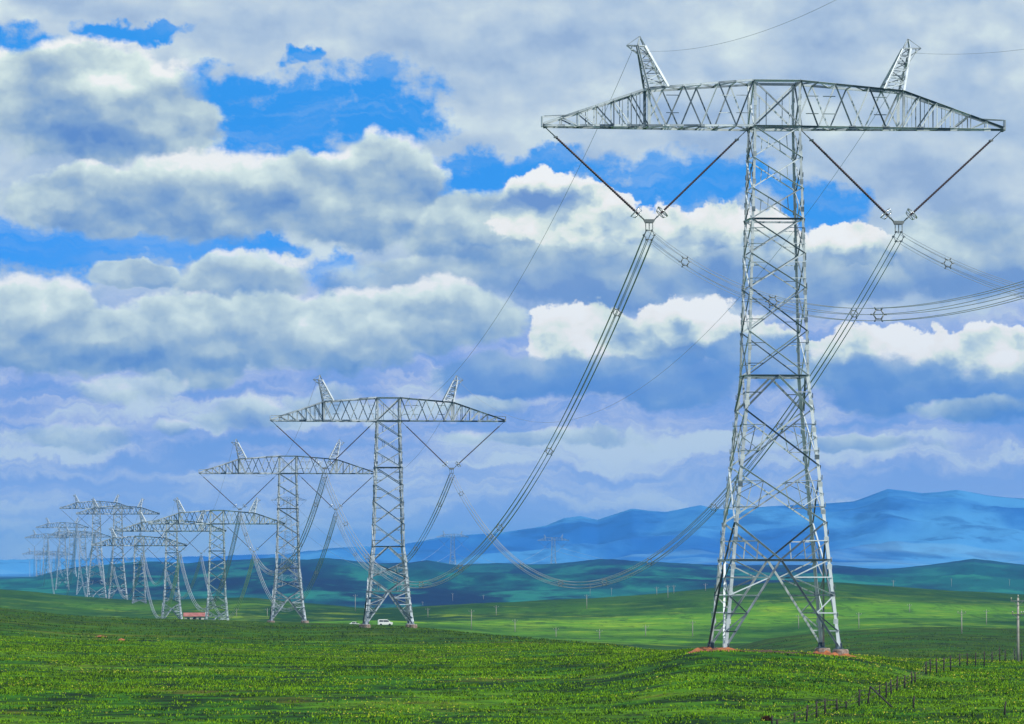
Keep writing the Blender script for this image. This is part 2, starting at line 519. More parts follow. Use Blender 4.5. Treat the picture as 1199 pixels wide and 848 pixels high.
def build_table():
    fgd = np.arange(350, 1901, 10.0)
    rows = np.array([_pch([a for a, _ in FG[c]], [b for _, b in FG[c]], fgd) for c in CKS])
    tab = np.zeros((len(FINE_PX), len(DK)))
    for j, px in enumerate(FINE_PX):
        fg = np.array([_pch(CKS, rows[:, k], np.array([px]))[0] for k in range(0, len(fgd))])
        mid = np.interp(px, *zip(*S_MID)); hill = np.interp(px, *zip(*S_HILL)); mtn = np.interp(px, *zip(*S_MTN))
        dist = [2350 - 150 * math.sin(px / 300.0)]
        ks = [1900, 2120, dist[0], 2700, 3100, 3600, 4200, 4800, 5300, 5900, 7000, 8200, 9500, 10800, 12000, 13000, 13800, 15200, 18000, 34000]
        k0 = fg[-1]
        foot = max(mtn, 655)
        ys = [k0, k0 + (mid - k0) * .62, mid, mid + 6, max(mid + 10, 706), max(mid + 8, 704), 696 * .55 + hill * .45 + 4, hill * .75 + 690 * .25, hill, hill + 3, 676, 674,
              670, 669 * .75 + mtn * .25, mtn * .55 + 667 * .45, mtn * .88 + 667 * .12, mtn, mtn + 20, 680, 690]
        far = _pch(ks, ys, DK)
        row = np.where(DK <= 1900, np.interp(DK, fgd, fg), far)
        z = -(row - HY) / F * DK
        z[0] = -1.8; z[1] = -5.4; z[2] = -8.6
        tab[j] = z
    return tab


TAB = build_table()


def crest_px(az):
    px = CX + F * np.tan(np.clip(az, -0.6, 0.6))
    # outside the frame the country simply goes on, slowly varying
    px = np.where(px < -100, -100 + 500 * np.abs(np.sin((px + 100) / 1800.0)), px)
    px = np.where(px > 1300, 1300 - 600 * np.abs(np.sin((px - 1300) / 2200.0)), px)
    return px


def base_z(az, r):
    px = crest_px(az)
    fi = np.clip((px + 100) / 20.0, 0, len(FINE_PX) - 1.001)
    i0 = np.floor(fi).astype(int); a = fi - i0
    r = np.clip(r, 1.0, 33900)
    k = np.clip(np.searchsorted(DK, r) - 1, 0, len(DK) - 2)
    t = (r - DK[k]) / (DK[k + 1] - DK[k])
    z0 = TAB[i0, k] * (1 - t) + TAB[i0, k + 1] * t
    z1 = TAB[i0 + 1, k] * (1 - t) + TAB[i0 + 1, k + 1] * t
    return z0 * (1 - a) + z1 * a


def ground(x, y):
    x = np.asarray(x, float); y = np.asarray(y, float)
    r = np.hypot(x, y); az = np.arctan2(x, y)
    z = base_z(az, r)
    z = z + fbm(x, y, 22.0, 3, 3) * 0.22 * np.clip((r - 30) / 200, 0, 1)
    # broad swells in the middle ground, gullies on the far hills and mountains
    z = z + fbm(x, y * 0.5, 170.0, 4, 21) * 2.6 * np.clip((r - 1350) / 500, 0, 1) * np.clip((3600 - r) / 800, 0, 1)
    g = np.abs(fbm(x + 0.25 * y, y * 0.30, 300.0, 5, 40, 0.5))
    z = z + (0.25 - g) * 13.0 * np.clip((r - 3300) / 900, 0, 1) * np.clip((6300 - r) / 900, 0, 1) * np.clip(np.abs(r - 5300) / 700 + .35, 0, 1)
    g2 = np.abs(fbm(x - 0.2 * y, y * 0.4, 1500.0, 6, 60, 0.5))
    z = z + (0.22 - g2) * 130.0 * np.clip((r - 8600) / 2500, 0, 1) * np.clip(np.abs(r - 13800) / 1800 + .12, 0, 1) * np.clip((26000 - r) / 5000, 0, 1)
    return z


def gz(x, y):
    return float(ground(np.array([x]), np.array([y]))[0])


def X_at(px, D):
    return (px - CX) * D / F


def Z_at(py, D):
    return (HY - py) * D / F


def D_on_ground(px, py, d0=345.0, d1=6500.0):
    """the nearest distance at which the ground is seen at this angle"""
    D = np.geomspace(d0, d1, 3000)
    rows_ = HY - ground(X_at(px, D), D) * F / D
    vis = np.minimum.accumulate(rows_)
    idx = np.nonzero(rows_ <= py)[0]
    return float(D[idx[0]]) if len(idx) else float(D[int(np.argmin(rows_))])


def terrain_material():
    m, N, b = new_mat('grassland')
    geo = N.n.new('ShaderNodeNewGeometry')
    pos = geo.outputs['Position']
    rad = N.vm('LENGTH', pos)
    n_pat = N.noise(pos, 0.055, 6, 0.62)        # patches some 20 m wide
    n_mid = N.noise(N.vm('ADD', pos, (90, 0, 0)), 0.22, 5, 0.65)
    n_fine = N.noise(pos, 2.2, 5, 0.75)
    n_big = N.noise(pos, 0.0042, 5, 0.55)
    down = N.vm('MULTIPLY', pos, (1.0, 0.22, 1.0))      # stretched in depth so hill tones run down the slopes
    n_hill = N.noise(down, 0.0034, 7, 0.6)
    n_hill2 = N.noise(N.vm('ADD', down, (700, 0, 0)), 0.016, 6, 0.65)
    lush = lin((48, 100, 0)); bright = lin((104, 146, 2)); dark = lin((20, 50, 0)); dry = lin((108, 104, 22))
    near = N.mix(N.smooth(n_mid, 0.38, 0.64), dark, lush)  # dark mottles: shade among the tussocks put into the colour
    near = N.mix(N.smooth(N.m('ADD', n_pat, N.m('MULTIPLY', N.m('SUBTRACT', n_fine, .5), .35)), 0.48, 0.68, 0.0, 0.6), near, bright)
    near = N.mix(N.smooth(N.m('ADD', n_fine, N.m('MULTIPLY', N.m('SUBTRACT', n_mid, .5), .8)), 0.52, 0.36), near, lin((10, 32, 4)))
    near = N.mix(N.m('MULTIPLY', N.smooth(N.noise(N.vm('ADD', pos, (0, 55, 0)), 0.035, 4, 0.7), 0.55, 0.68), 0.55), near, dry)
    # cloud shade put into the brown-green colour of the brow and right-hand rise
    shaded_brow = N.mix(N.smooth(n_mid, 0.35, 0.65), lin((20, 40, 2)), lin((56, 72, 6)))
    shaded_brow = N.mix(N.smooth(n_pat, 0.42, 0.62), shaded_brow, lin((40, 84, 8)))
    shaded_brow = N.mix(N.m('MULTIPLY', N.smooth(N.noise(N.vm('MULTIPLY', pos, (1, .3, 1)), 0.06, 6, .7), 0.5, 0.62), .7), shaded_brow, lin((72, 98, 10)))
    shaded_brow = N.mix(N.m('MULTIPLY', N.smooth(N.noise(pos, 0.5, 4, .7), 0.5, 0.62), .5), shaded_brow, lin((16, 34, 4)))
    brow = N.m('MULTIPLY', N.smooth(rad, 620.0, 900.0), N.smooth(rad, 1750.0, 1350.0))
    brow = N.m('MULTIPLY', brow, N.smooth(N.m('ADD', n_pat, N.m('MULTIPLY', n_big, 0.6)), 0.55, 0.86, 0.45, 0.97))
    near = N.mix(brow, near, shaded_brow)
    # middle ground
    midc = N.mix(N.smooth(N.m('ADD', n_big, N.m('MULTIPLY', N.m('SUBTRACT', n_hill2, .5), .5)), 0.36, 0.62), lin((18, 56, 4)), lin((84, 134, 6)))
    midc = N.mix(N.smooth(N.noise(N.vm('ADD', pos, (400, 0, 0)), 0.012, 6, 0.65), 0.5, 0.66), midc, lin((30, 76, 12)))
    midc = N.mix(N.m('MULTIPLY', N.smooth(N.m('ADD', n_pat, N.m('MULTIPLY', N.m('SUBTRACT', n_hill2, .5), .5)), 0.5, 0.72), 0.55), midc, lin((146, 170, 20)))
    midc = N.mix(N.m('MULTIPLY', N.smooth(n_mid, 0.45, 0.65), 0.4), midc, lin((24, 62, 10)))
    scrub = N.noise(N.vm('MULTIPLY', pos, (1.0, 0.13, 1.0)), 0.16, 5, 0.7)
    midc = N.mix(N.m('MULTIPLY', N.smooth(scrub, 0.52, 0.62), 0.5), midc, lin((18, 52, 4)))
    # darker green towards the crest
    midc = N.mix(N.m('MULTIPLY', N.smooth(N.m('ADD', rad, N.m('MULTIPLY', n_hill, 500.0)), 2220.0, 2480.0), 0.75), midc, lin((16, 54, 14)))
    c = N.mix(N.smooth(rad, 1250.0, 1500.0), near, midc)
    # far hills: lit and cloud-shaded patches and haze blue put into the colour
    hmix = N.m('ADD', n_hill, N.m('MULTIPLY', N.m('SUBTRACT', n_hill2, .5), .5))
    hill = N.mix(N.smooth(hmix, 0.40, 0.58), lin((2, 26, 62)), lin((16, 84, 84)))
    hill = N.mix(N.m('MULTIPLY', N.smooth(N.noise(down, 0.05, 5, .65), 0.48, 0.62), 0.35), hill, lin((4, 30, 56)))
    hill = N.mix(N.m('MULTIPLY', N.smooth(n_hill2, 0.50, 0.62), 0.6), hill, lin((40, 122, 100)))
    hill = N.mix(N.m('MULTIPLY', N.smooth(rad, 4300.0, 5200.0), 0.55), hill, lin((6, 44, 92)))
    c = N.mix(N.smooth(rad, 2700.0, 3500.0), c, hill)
    mtn = N.mix(N.smooth(N.noise(down, 0.0016, 7, 0.62), 0.42, 0.60), lin((24, 82, 156)), lin((72, 134, 186)))  # blue of the air in between put into the mountain colour
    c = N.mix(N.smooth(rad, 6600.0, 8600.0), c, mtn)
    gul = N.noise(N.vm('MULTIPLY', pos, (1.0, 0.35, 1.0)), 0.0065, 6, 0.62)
    mtn = N.mix(N.m('MULTIPLY', N.smooth(gul, 0.5, 0.62), 0.55), mtn, lin((8, 50, 116)))  # dark streaks: shade of the folds put into the colour
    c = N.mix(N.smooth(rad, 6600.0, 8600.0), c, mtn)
    # a pale patchy band at the foot of the mountains
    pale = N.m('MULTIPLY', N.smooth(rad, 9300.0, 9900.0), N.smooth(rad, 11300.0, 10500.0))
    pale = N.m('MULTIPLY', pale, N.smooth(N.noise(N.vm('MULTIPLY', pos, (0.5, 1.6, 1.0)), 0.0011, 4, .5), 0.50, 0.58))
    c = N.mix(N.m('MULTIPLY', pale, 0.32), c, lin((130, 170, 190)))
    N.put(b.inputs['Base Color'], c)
    b.inputs['Roughness'].default_value = 0.95
    b.inputs['Specular IOR Level'].default_value = 0.1
    bn = N.n.new('ShaderNodeBump')
    bn.inputs['Strength'].default_value = 0.9
    bn.inputs['Distance'].default_value = 0.5
    h = N.m('ADD', N.m('ADD', N.m('MULTIPLY', n_fine, 0.35), n_mid), N.m('MULTIPLY', n_pat, 2.0))
    N.put(bn.inputs['Height'], h)
    N.l.new(bn.outputs[0], b.inputs['Normal'])
    return m


def build_terrain():
    az_in = np.arange(-6.6, 6.601, 0.0225)
    az_out = np.concatenate([np.arange(6.9, 12, 0.5), np.arange(12, 40, 2.0), np.arange(40, 181, 6.0)])
    az_out = az_out[az_out < 179]
    az = np.radians(np.concatenate([-az_out[::-1], az_in, az_out, [180.0]]))
    r1 = np.array([1, 4, 8, 15, 25, 40, 60, 90, 130, 180, 230, 280, 320.0])
    r2 = np.geomspace(345, 1500, 330)
    r3 = np.geomspace(1505, 16500, 420)
    r4 = np.array([18000, 21000, 25000, 30000.0])
    r = np.concatenate([r1, r2, r3, r4])
    A, RR = np.meshgrid(az, r)
    X = RR * np.sin(A); Y = RR * np.cos(A)
    Z = ground(X, Y)
    nr, na = Z.shape
    co = np.stack([X, Y, Z], -1).reshape(-1, 3)
    i = np.arange(nr - 1)[:, None] * na; j = np.arange(na)[None, :]
    jn = (j + 1) % na
    q = np.stack([i + j, i + jn, i + na + jn, i + na + j], -1).reshape(-1, 4)
    q = q[:, ::-1]
    # the little disc under the camera
    n0 = len(co)
    co = np.vstack([co, [[0, 0, -1.8]]])
    me = bpy.data.meshes.new('ground')
    tri = np.stack([np.full(na, n0), (np.arange(na) + 1) % na, np.arange(na)], -1)
    me.vertices.add(len(co)); me.vertices.foreach_set('co', co.ravel().astype(np.float32))
    loops = np.concatenate([q.ravel(), tri.ravel()])
    me.loops.add(len(loops)); me.loops.foreach_set('vertex_index', loops.astype(np.int32))
    npoly = len(q) + len(tri)
    me.polygons.add(npoly)
    starts = np.concatenate([np.arange(len(q)) * 4, len(q) * 4 + np.arange(len(tri)) * 3])
    me.polygons.foreach_set('loop_start', starts.astype(np.int32))
    me.polygons.foreach_set('use_smooth', np.ones(npoly, bool))
    me.update(); me.validate()
    o = bpy.data.objects.new('ground', me)
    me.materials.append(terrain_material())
    COL.objects.link(o)
    tag(o, 'green grassland rolling back to blue-green hills and blue mountains', None, None, 'structure')
    # all normals up
    me.flip_normals() if me.polygons[len(q) // 2].normal.z < 0 else None
    return o


build_terrain()

# air between the camera and the mountains
hz = MB()
hz.box((0, 0, 0), (61000, 61000, 1.0))
for k, v in enumerate(hz.v):
    hz.v[k] = (v[0], v[1], 305.0 if v[2] > 0 else -140.0)
hm = bpy.data.materials.new('blue_air')
hm.use_nodes = True
hm.node_tree.nodes.clear()
ho = hm.node_tree.nodes.new('ShaderNodeOutputMaterial')
hv = hm.node_tree.nodes.new('ShaderNodeVolumePrincipled')
hv.inputs['Color'].default_value = (*HAZE_COL, 1)
hv.inputs['Density'].default_value = HAZE_D
hv.inputs['Anisotropy'].default_value = 0.0
hm.node_tree.links.new(hv.outputs[0], ho.inputs['Volume'])
haze = hz.build('haze', hm)
tag(haze, 'thin blue haze filling the air over the whole plain', None, None, 'stuff')


# ------------------------------------------------------------------ transmission towers
TOPW, WAISTW, WAIST = 2.02, 2.65, 21.3    # half widths of the shaft, metres from crossarm down to the waist
SPLAY = 0.100
LV = [0, 2.64, 5.27, 7.9, 10.84, 13.8, 17.5, 21.3]
VX, VZ = 10.8, -8.25                      # where each V of insulators meets
CONDR = 0.46                              # radius of the conductor bundle
GWX, GWZ = 12.25, 6.55                    # earth wire clamps


def hw(d):
    return TOPW + (WAISTW - TOPW) * d / WAIST if d <= WAIST else WAISTW + SPLAY * (d - WAIST)


CORN = [(-1, -1), (1, -1), (1, 1), (-1, 1)]


def corner(k, d, inset=0.0):
    sx, sy = CORN[k % 4]
    w = hw(d) - inset
    return Vector((sx * w, sy * w, -d))


def lattice_body(ext, thick=1.0):
    """bracing of the four faces; z = 0 at the crossarm's lower chord, downwards negative"""
    b = MB()
    H = WAIST + ext
    th = thick
    for fce in range(4):
        out = Vector((0, -1, 0)) if fce == 0 else Vector((1, 0, 0)) if fce == 1 else Vector((0, 1, 0)) if fce == 2 else Vector((-1, 0, 0))
        A = lambda d: corner(fce, d, 0.03) + out * 0.0
        B = lambda d: corner(fce + 1, d, 0.03)
        off = out * 0.05
        def bar(p, q, w=0.13, s=1):
            b.angle(p + off * s, q + off * s, w * th, 0.02 * th, out)
        def xpanel(d0, d1, w=0.13, red=1):
            bar(A(d0), B(d1), w, 1); bar(B(d0), A(d1), w * .9, -1)
            if red:
                # short redundant members between the diagonals and the legs
                for P_, Q_ in ((A, B), (B, A)):
                    dm = (d0 + d1) / 2
                    pq = P_(d0).lerp(Q_(d1), .27)
                    bar(P_((d0 * .73 + d1 * .27)), pq, w * .55)
                    pq2 = Q_(d0).lerp(P_(d1), .73)
                    bar(P_(d0 * .27 + d1 * .73), pq2, w * .55)
                    if red > 1:
                        bar(pq, pq2, w * .55)
                        bar(P_(dm), P_(d0).lerp(Q_(d1), .27), w * .5)
                        bar(P_(dm), pq2, w * .5)
        for i in range(len(LV) - 1):
            xpanel(LV[i], LV[i + 1], 0.11, 1 if i > 2 else 0)
            if i <= 2:
                m_ = (LV[i] + LV[i + 1]) / 2
                bar(A(LV[i + 1]).lerp(B(LV[i]), .3), A(LV[i]).lerp(B(LV[i + 1]), .3), .06)
                bar(A(LV[i + 1]).lerp(B(LV[i]), .7), A(LV[i]).lerp(B(LV[i + 1]), .7), .06)
        for d in (0.0, LV[3], WAIST):
            bar(A(d), B(d), 0.17)
        # waist: inverted V down to the legs
        k1 = min(2.9, ext * .2)
        mid_w = (A(WAIST) + B(WAIST)) / 2
        bar(mid_w, A(WAIST + k1), .17); bar(mid_w, B(WAIST + k1), .17)
        bar(A(WAIST + k1 * .5), mid_w.lerp(A(WAIST + k1), .5), .08)
        bar(B(WAIST + k1 * .5), mid_w.lerp(B(WAIST + k1), .5), .08)
        hk = min(7.6, ext * .42)
        hv_ = hk * .42
        rem = ext - k1 - hk - hv_
        n = max(1, round(rem / 4.9)) if rem > 1.5 else 0
        d = WAIST + k1
        for i in range(n):
            xpanel(d, d + rem / n, .13, 2)
            d += rem / n
        if n == 0:
            hv_ += rem
        # V down to the middle of the low horizontal, then the big inverted V to the feet
        dh = d + hv_
        mid_h = (A(dh) + B(dh)) / 2
        bar(A(d), mid_h, .16); bar(B(d), mid_h, .16)
        bar(A(dh), B(dh), .16)
        for P_ in (A, B):
            bar(P_(d + hv_ * .5), P_(d).lerp(mid_h, .5), .09)
            bar(P_(d).lerp(mid_h, .5), P_(dh).lerp(mid_h, .5), .09)
            bar(P_(d + hv_ * .5), P_(dh).lerp(mid_h, .5), .08)
            bar(mid_h, P_(H), .18)
            q_prev = None
            for k in range(1, 5):
                f = k / 5.0
                pl = P_(dh + (H - dh) * f); pd = mid_h.lerp(P_(H), f)
                bar(pl, pd, .10)
                f0 = (k - 1) / 5.0
                pl0 = P_(dh + (H - dh) * f0); pd0 = mid_h.lerp(P_(H), f0)
                bar(pl0 if k % 2 else pd0, pd if k % 2 else pl, .10)
    # horizontal diaphragms
    for d in (0.0, WAIST, WAIST + (ext - min(7.6, ext * .42))):
        b.angle(corner(0, d), corner(2, d), .1, .02)
        b.angle(corner(1, d), corner(3, d), .1, .02)
    # climbing step brackets and a small platform below the crossarm
    return b


def leg_mesh(k, ext, thick=1.0):
    b = MB()
    sx, sy = CORN[k]
    H = WAIST + ext
    ds = [-3.95, 0.0, WAIST, H + .12]
    pts = [Vector((sx * TOPW, sy * TOPW, 3.95)), corner(k, 0), corner(k, WAIST), corner(k, H)]
    for i in range(3):
        w = (0.20, 0.21, 0.27)[i] * thick
        a, q = pts[i], pts[i + 1]
        # L section with its heel on the outside corner
        z = (q - a).normalized()
        x = Vector((-sx, 0, 0)); x = (x - z * x.dot(z)).normalized()
        y = Vector((0, -sy, 0)); y = (y - z * y.dot(z)).normalized()
        t = 0.03
        prof = [(0, 0), (w, 0), (w, t), (t, t), (t, w), (0, w)]
        b.add([p + x * u + y * v for p in (a, q) for u, v in prof],
              [(i_, (i_ + 1) % 6, 6 + (i_ + 1) % 6, 6 + i_) for i_ in range(6)] + [tuple(range(6))[::-1], tuple(range(6, 12))])
        # splice and gusset plates up the leg
        L = (q - a).length
        nn = int(L / 2.4)
        for j in range(1, nn + 1):
            p = a.lerp(q, j / (nn + 1))
            b.box(p + Vector((-sx * .02, -sy * .02, 0)) + Vector((-sx * w * .5, sy * .03, 0)), (w * 1.5, .02, .42))
            b.box(p + Vector((sx * .03, -sy * w * .5, .6)), (.02, w * 1.5, .42))
        # step bolts
        if k == 0:
            for j in range(int(L / .45)):
                p = a.lerp(q, j / max(1, int(L / .45)))
                b.box(p + Vector((-.09 if j % 2 else .0, -.09 if not j % 2 else 0, 0)), (.18 if j % 2 else .03, .18 if not j % 2 else .03, .03))
    # base plate
    b.box(pts[-1] + Vector((-sx * .15, -sy * .15, .0)), (.8, .8, .08))
    for rr in (0, 90):
        b.box(pts[-1] + Vector((-sx * .15, -sy * .15, .25)), (.7, .03, .45), R(rr + 45))
    return b


def top_z(x):
    x = abs(x)
    if x <= 2.05: return 3.9
    if x <= 11: return 3.9 - (x - 2.05) / 8.95 * .72
    return 3.18 - (x - 11) / 8.9 * 3.0


def half_d(x):
    x = abs(x)
    return TOPW if x <= 2.05 else TOPW - (x - 2.05) / 17.85 * (TOPW - .38)


def crossarm_mesh(thick=1.0):
    b = MB()
    b.k = thick
    xs_in = [2.05 + i * (8.95 / 6) for i in range(7)]
    xs_out = [11 + i * (8.9 / 6) for i in range(1, 7)]
    for side in (-1, 1):
        xs = xs_in + xs_out
        for sy in (-1, 1):
            out = (0, sy, 0)
            bo = lambda x: Vector((side * x, sy * half_d(x), 0))
            tp = lambda x: Vector((side * x, sy * half_d(x), top_z(x)))
            for k, (x0, x1) in enumerate(zip(xs[:-1], xs[1:])):
                b.angle(bo(x0), bo(x1), .19, .025, out)
                b.angle(tp(x0), tp(x1), .19, .025, out)
            # web: crossing diagonals inboard (both pitches), a truss with posts outboard
            ph = 0 if sy < 0 else 1
            for k in range(6):
                x0, x1 = xs_in[k], xs_in[k + 1]
                if (k + ph) % 2: b.angle(bo(x0), tp(x1), .125, .02, out)
                else: b.angle(tp(x0), bo(x1), .125, .02, out)
                xm = (x0 + x1) / 2
                if k in (0, 1, 4) and sy < 0:
                    b.angle(Vector((side * (xm - .35), sy * half_d(xm), 1.1)), Vector((side * (xm + .75), sy * half_d(xm), 1.1)), .07, .015, out)
                    b.angle(Vector((side * (xm - .35), sy * half_d(xm), 2.6)), Vector((side * (xm + .75), sy * half_d(xm), 2.6)), .07, .015, out)
            xo = [11] + xs_out
            for k in range(6):
                x0, x1 = xo[k], xo[k + 1]
                b.angle(bo(x1), tp(x1), .10, .02, out)
                if k < 5: b.angle(bo(x0), tp(x1), .12, .02, out)
                if k < 4: b.angle(bo((x0 + x1) / 2), tp((x0 + x1) / 2), .06, .015, out)
            # heavy posts under the earth wire peak
            b.angle(bo(11.0), tp(11.0), .26, .03, out)
            b.angle(bo(9.5), tp(11.0), .16, .02, out)
        # horizontal lacing, top and bottom, and frames across
        for k, (x0, x1) in enumerate(zip(xs[:-1], xs[1:])):
            s0, s1 = (-1, 1) if k % 2 else (1, -1)
            b.angle((side * x0, s0 * half_d(x0), 0), (side * x1, s1 * half_d(x1), 0), .11, .02)
            b.angle((side * x0, s0 * half_d(x0), top_z(x0)), (side * x1, s1 * half_d(x1), top_z(x1)), .11, .02)
            b.angle((side * x1, -half_d(x1), 0), (side * x1, half_d(x1), 0), .11, .02)
            b.angle((side * x1, -half_d(x1), top_z(x1)), (side * x1, half_d(x1), top_z(x1)), .11, .02)
            # joint plates on the lower chord
            if k % 2 == 0 and k > 0:
                b.box((side * x1, -half_d(x1) - .03, -.03), (.6, .03, .3))
        # tip: end plate and the flat outer frame
        b.box((side * 20.02, 0, .38), (.10, .8, .9))
        for sy in (-1, 1):
            b.angle((side * 17.7, sy * half_d(17.7), .90), (side * 19.9, sy * .38, .82), .08, .02, (0, sy, 0))
    # centre bay, through the shaft
    for sy in (-1, 1):
        out = (0, sy, 0)
        y = sy * TOPW
        b.angle((-2.05, y, 0), (2.05, y, 0), .24, .025, out)
        b.angle((-2.05, y, 3.9), (2.05, y, 3.9), .22, .025, out)
        b.angle((-2.05, y, 0), (2.05, y + sy * .04, 3.9), .15, .02, out)
        b.angle((2.05, y, 0), (-2.05, y - sy * .04, 3.9), .15, .02, out)
        b.angle((-1.0, y, 0), (-1.0, y, 2.9), .07, .015, out)
        b.angle((1.0, y, 0), (1.0, y, 2.9), .07, .015, out)
        b.angle((sy * 2.05, -TOPW, 3.9), (sy * 2.05, TOPW, 3.9), .18, .02)
        b.angle((sy * 2.05, -TOPW, 0), (sy * 2.05, TOPW, 3.9), .13, .02, (1, 0, 0))
        b.angle((sy * 2.05, TOPW, 0), (sy * 2.05, -TOPW, 3.9), .13, .02, (1, 0, 0))
    return b


def peak_mesh(side, thick=1.0):
    b = MB()
    b.k = thick
    zt = 6.9
    top = [Vector((side * (11.62 + dx), dy, zt)) for dx, dy in ((.16, -.32), (-.42, -.32), (-.42, .32), (.16, .32))]
    base = [Vector((side * 11.0, -1.5, top_z(11.0))), Vector((side * 9.35, -1.6, top_z(9.35))), Vector((side * 9.35, 1.6, top_z(9.35))), Vector((side * 11.0, 1.5, top_z(11.0)))]
    outs = [(side, 0, 0), (-side, 0, 0), (-side, 0, 0), (side, 0, 0)]
    for a, q, o in zip(base, top, outs):
        b.angle(a, q, .17, .025, o)
    n = 6
    for fc in range(4):
        p0, p1, q0, q1 = base[fc], base[(fc + 1) % 4], top[fc], top[(fc + 1) % 4]
        for k in range(n):
            f0, f1 = k / n, (k + 1) / n
            b.angle(p0.lerp(q0, f1), p1.lerp(q1, f1), .075, .015)
            if k % 2: b.angle(p0.lerp(q0, f0), p1.lerp(q1, f1), .075, .015)
            else: b.angle(p1.lerp(q1, f0), p0.lerp(q0, f1), .075, .015)
    # spire and the little bracket that carries the earth wire
    sp = Vector((side * 11.62, 0, 7.75))
    for q in top: b.angle(q, sp, .10, .015)
    tip = Vector((side * 12.75, 0, 6.95))
    for dy in (-.32, .32):
        b.angle((side * 11.78, dy, zt), tip, .10, .015)
        b.angle((side * 11.78, dy, zt - .0), (side * 11.2, dy, zt), .10, .015)
        b.angle((side * 11.7, dy, zt - .7), tip, .08, .015)
    b.angle(sp, tip, .06, .012)
    b.box((side * 12.3, 0, 6.75), (.06, .12, .42))
    b.box((side * 12.3, 0, 6.6), (.12, .5, .10))
    return b


def rod_mesh(a, q, s):
    """composite long-rod insulator: rod with its radius rising and falling over the sheds"""
    rod = MB()
    a, q = Vector(a), Vector(q)
    L = (q - a).length
    o = Vector((0, s * .22, 0))
    p1 = a.lerp(q, 1.35 / L) + o * .6
    p2 = a.lerp(q, (L - .75) / L) + o
    n = 96
    rod.tube([p1.lerp(p2, i / n) for i in range(n + 1)], [0.105 if i % 2 else 0.05 for i in range(n + 1)], 7)
    return rod


def link_mesh(a, q):
    fit = MB()
    a, q = Vector(a), Vector(q)
    L = (q - a).length
    for s in (-1, 1):
        o = Vector((0, s * .22, 0))
        fit.tube([a + o * .2, a.lerp(q, 1.4 / L) + o * .6], .035, 5)
    fit.box(a, (.22, .45, .25))
    fit.box(a.lerp(q, 1.3 / L), (.30, .56, .14))
    return fit


def socket_mesh(a, q):
    fit = MB()
    a, q = Vector(a), Vector(q)
    L = (q - a).length
    for s in (-1, 1):
        o = Vector((0, s * .22, 0))
        fit.tube([a.lerp(q, (L - .8) / L) + o, q + o * .5], .045, 5)
    fit.box(a.lerp(q, (L - .4) / L), (.12, .5, .10))
    return fit


def ring_mesh(a, q):
    b = MB()
    a, q = Vector(a), Vector(q)
    d = (q - a).normalized()
    L = (q - a).length
    c1 = a.lerp(q, (L - 1.05) / L)
    b.ring(c1, d, .56, .045, 22, 6, 1.25)
    b.ring(c1 + d * .34, d, .42, .04, 20, 6, 1.2)
    side = d.cross(Vector((0, 1, 0)))
    for s in (-1, 1):
        b.tube([c1 + side * .56 * s, c1 + d * .34 + side * .42 * s], .03, 5)
    b.tube([c1 - side * .56, c1 + side * .56], .03, 5)
    return b


def yoke_mesh(side):
    b = MB()
    c = Vector((side * VX, 0, VZ))
    # triangular yoke plate and the hanger for six sub-conductors
    for dy in (-.25, .25):
        v = [c + Vector(p) for p in ((-.50, dy, .34), (.50, dy, .34), (.34, dy, .02), (-.34, dy, .02), (-.50, dy + .04, .34), (.50, dy + .04, .34), (.34, dy + .04, .02), (-.34, dy + .04, .02))]
        b.add(v, [(0, 1, 2, 3), (7, 6, 5, 4), (0, 4, 5, 1), (1, 5, 6, 2), (2, 6, 7, 3), (3, 7, 4, 0)])
    b.box(c + Vector((0, 0, .12)), (.5, .55, .06))
    for dx in (-.3, 0, .3):
        b.box(c + Vector((dx, 0, -.28)), (.06, .10, .8))
    cc = c + Vector((0, 0, -1.0))
    for k in range(6):
        a = R(60 * k)
        p = cc + Vector((math.cos(a) * CONDR, 0, math.sin(a) * CONDR))
        b.box(p, (.14, .55, .12))
    for k in range(6):
        a, a2 = R(60 * k), R(60 * k + 60)
        b.tube([cc + Vector((math.cos(a) * CONDR, 0, math.sin(a) * CONDR)), cc + Vector((math.cos(a2) * CONDR, 0, math.sin(a2) * CONDR))], .03, 5)
    return b


SH = {}


def shared(key, make, name, mat):
    if key not in SH:
        me = make().mesh(name)
        me.materials.append(mat)
        SH[key] = me
    return SH[key]


def part(name, me, parent, loc=None):
    o = bpy.data.objects.new(name, me)
    COL.objects.link(o)
    o.parent = parent
    if loc is not None: o.location = loc
    return o


ATT_IN, ATT_OUT = (2.3, 0, -.12), (19.8, 0, -.05)
_str = {}
for side in (-1, 1):
    for key, at in (('in', ATT_IN), ('out', ATT_OUT)):
        a = (at[0] * side, 0, at[2])
        q = (side * (VX + (-.42 if key == 'in' else .42)), 0, VZ + .30)
        _str[(side, key)] = (a, q)


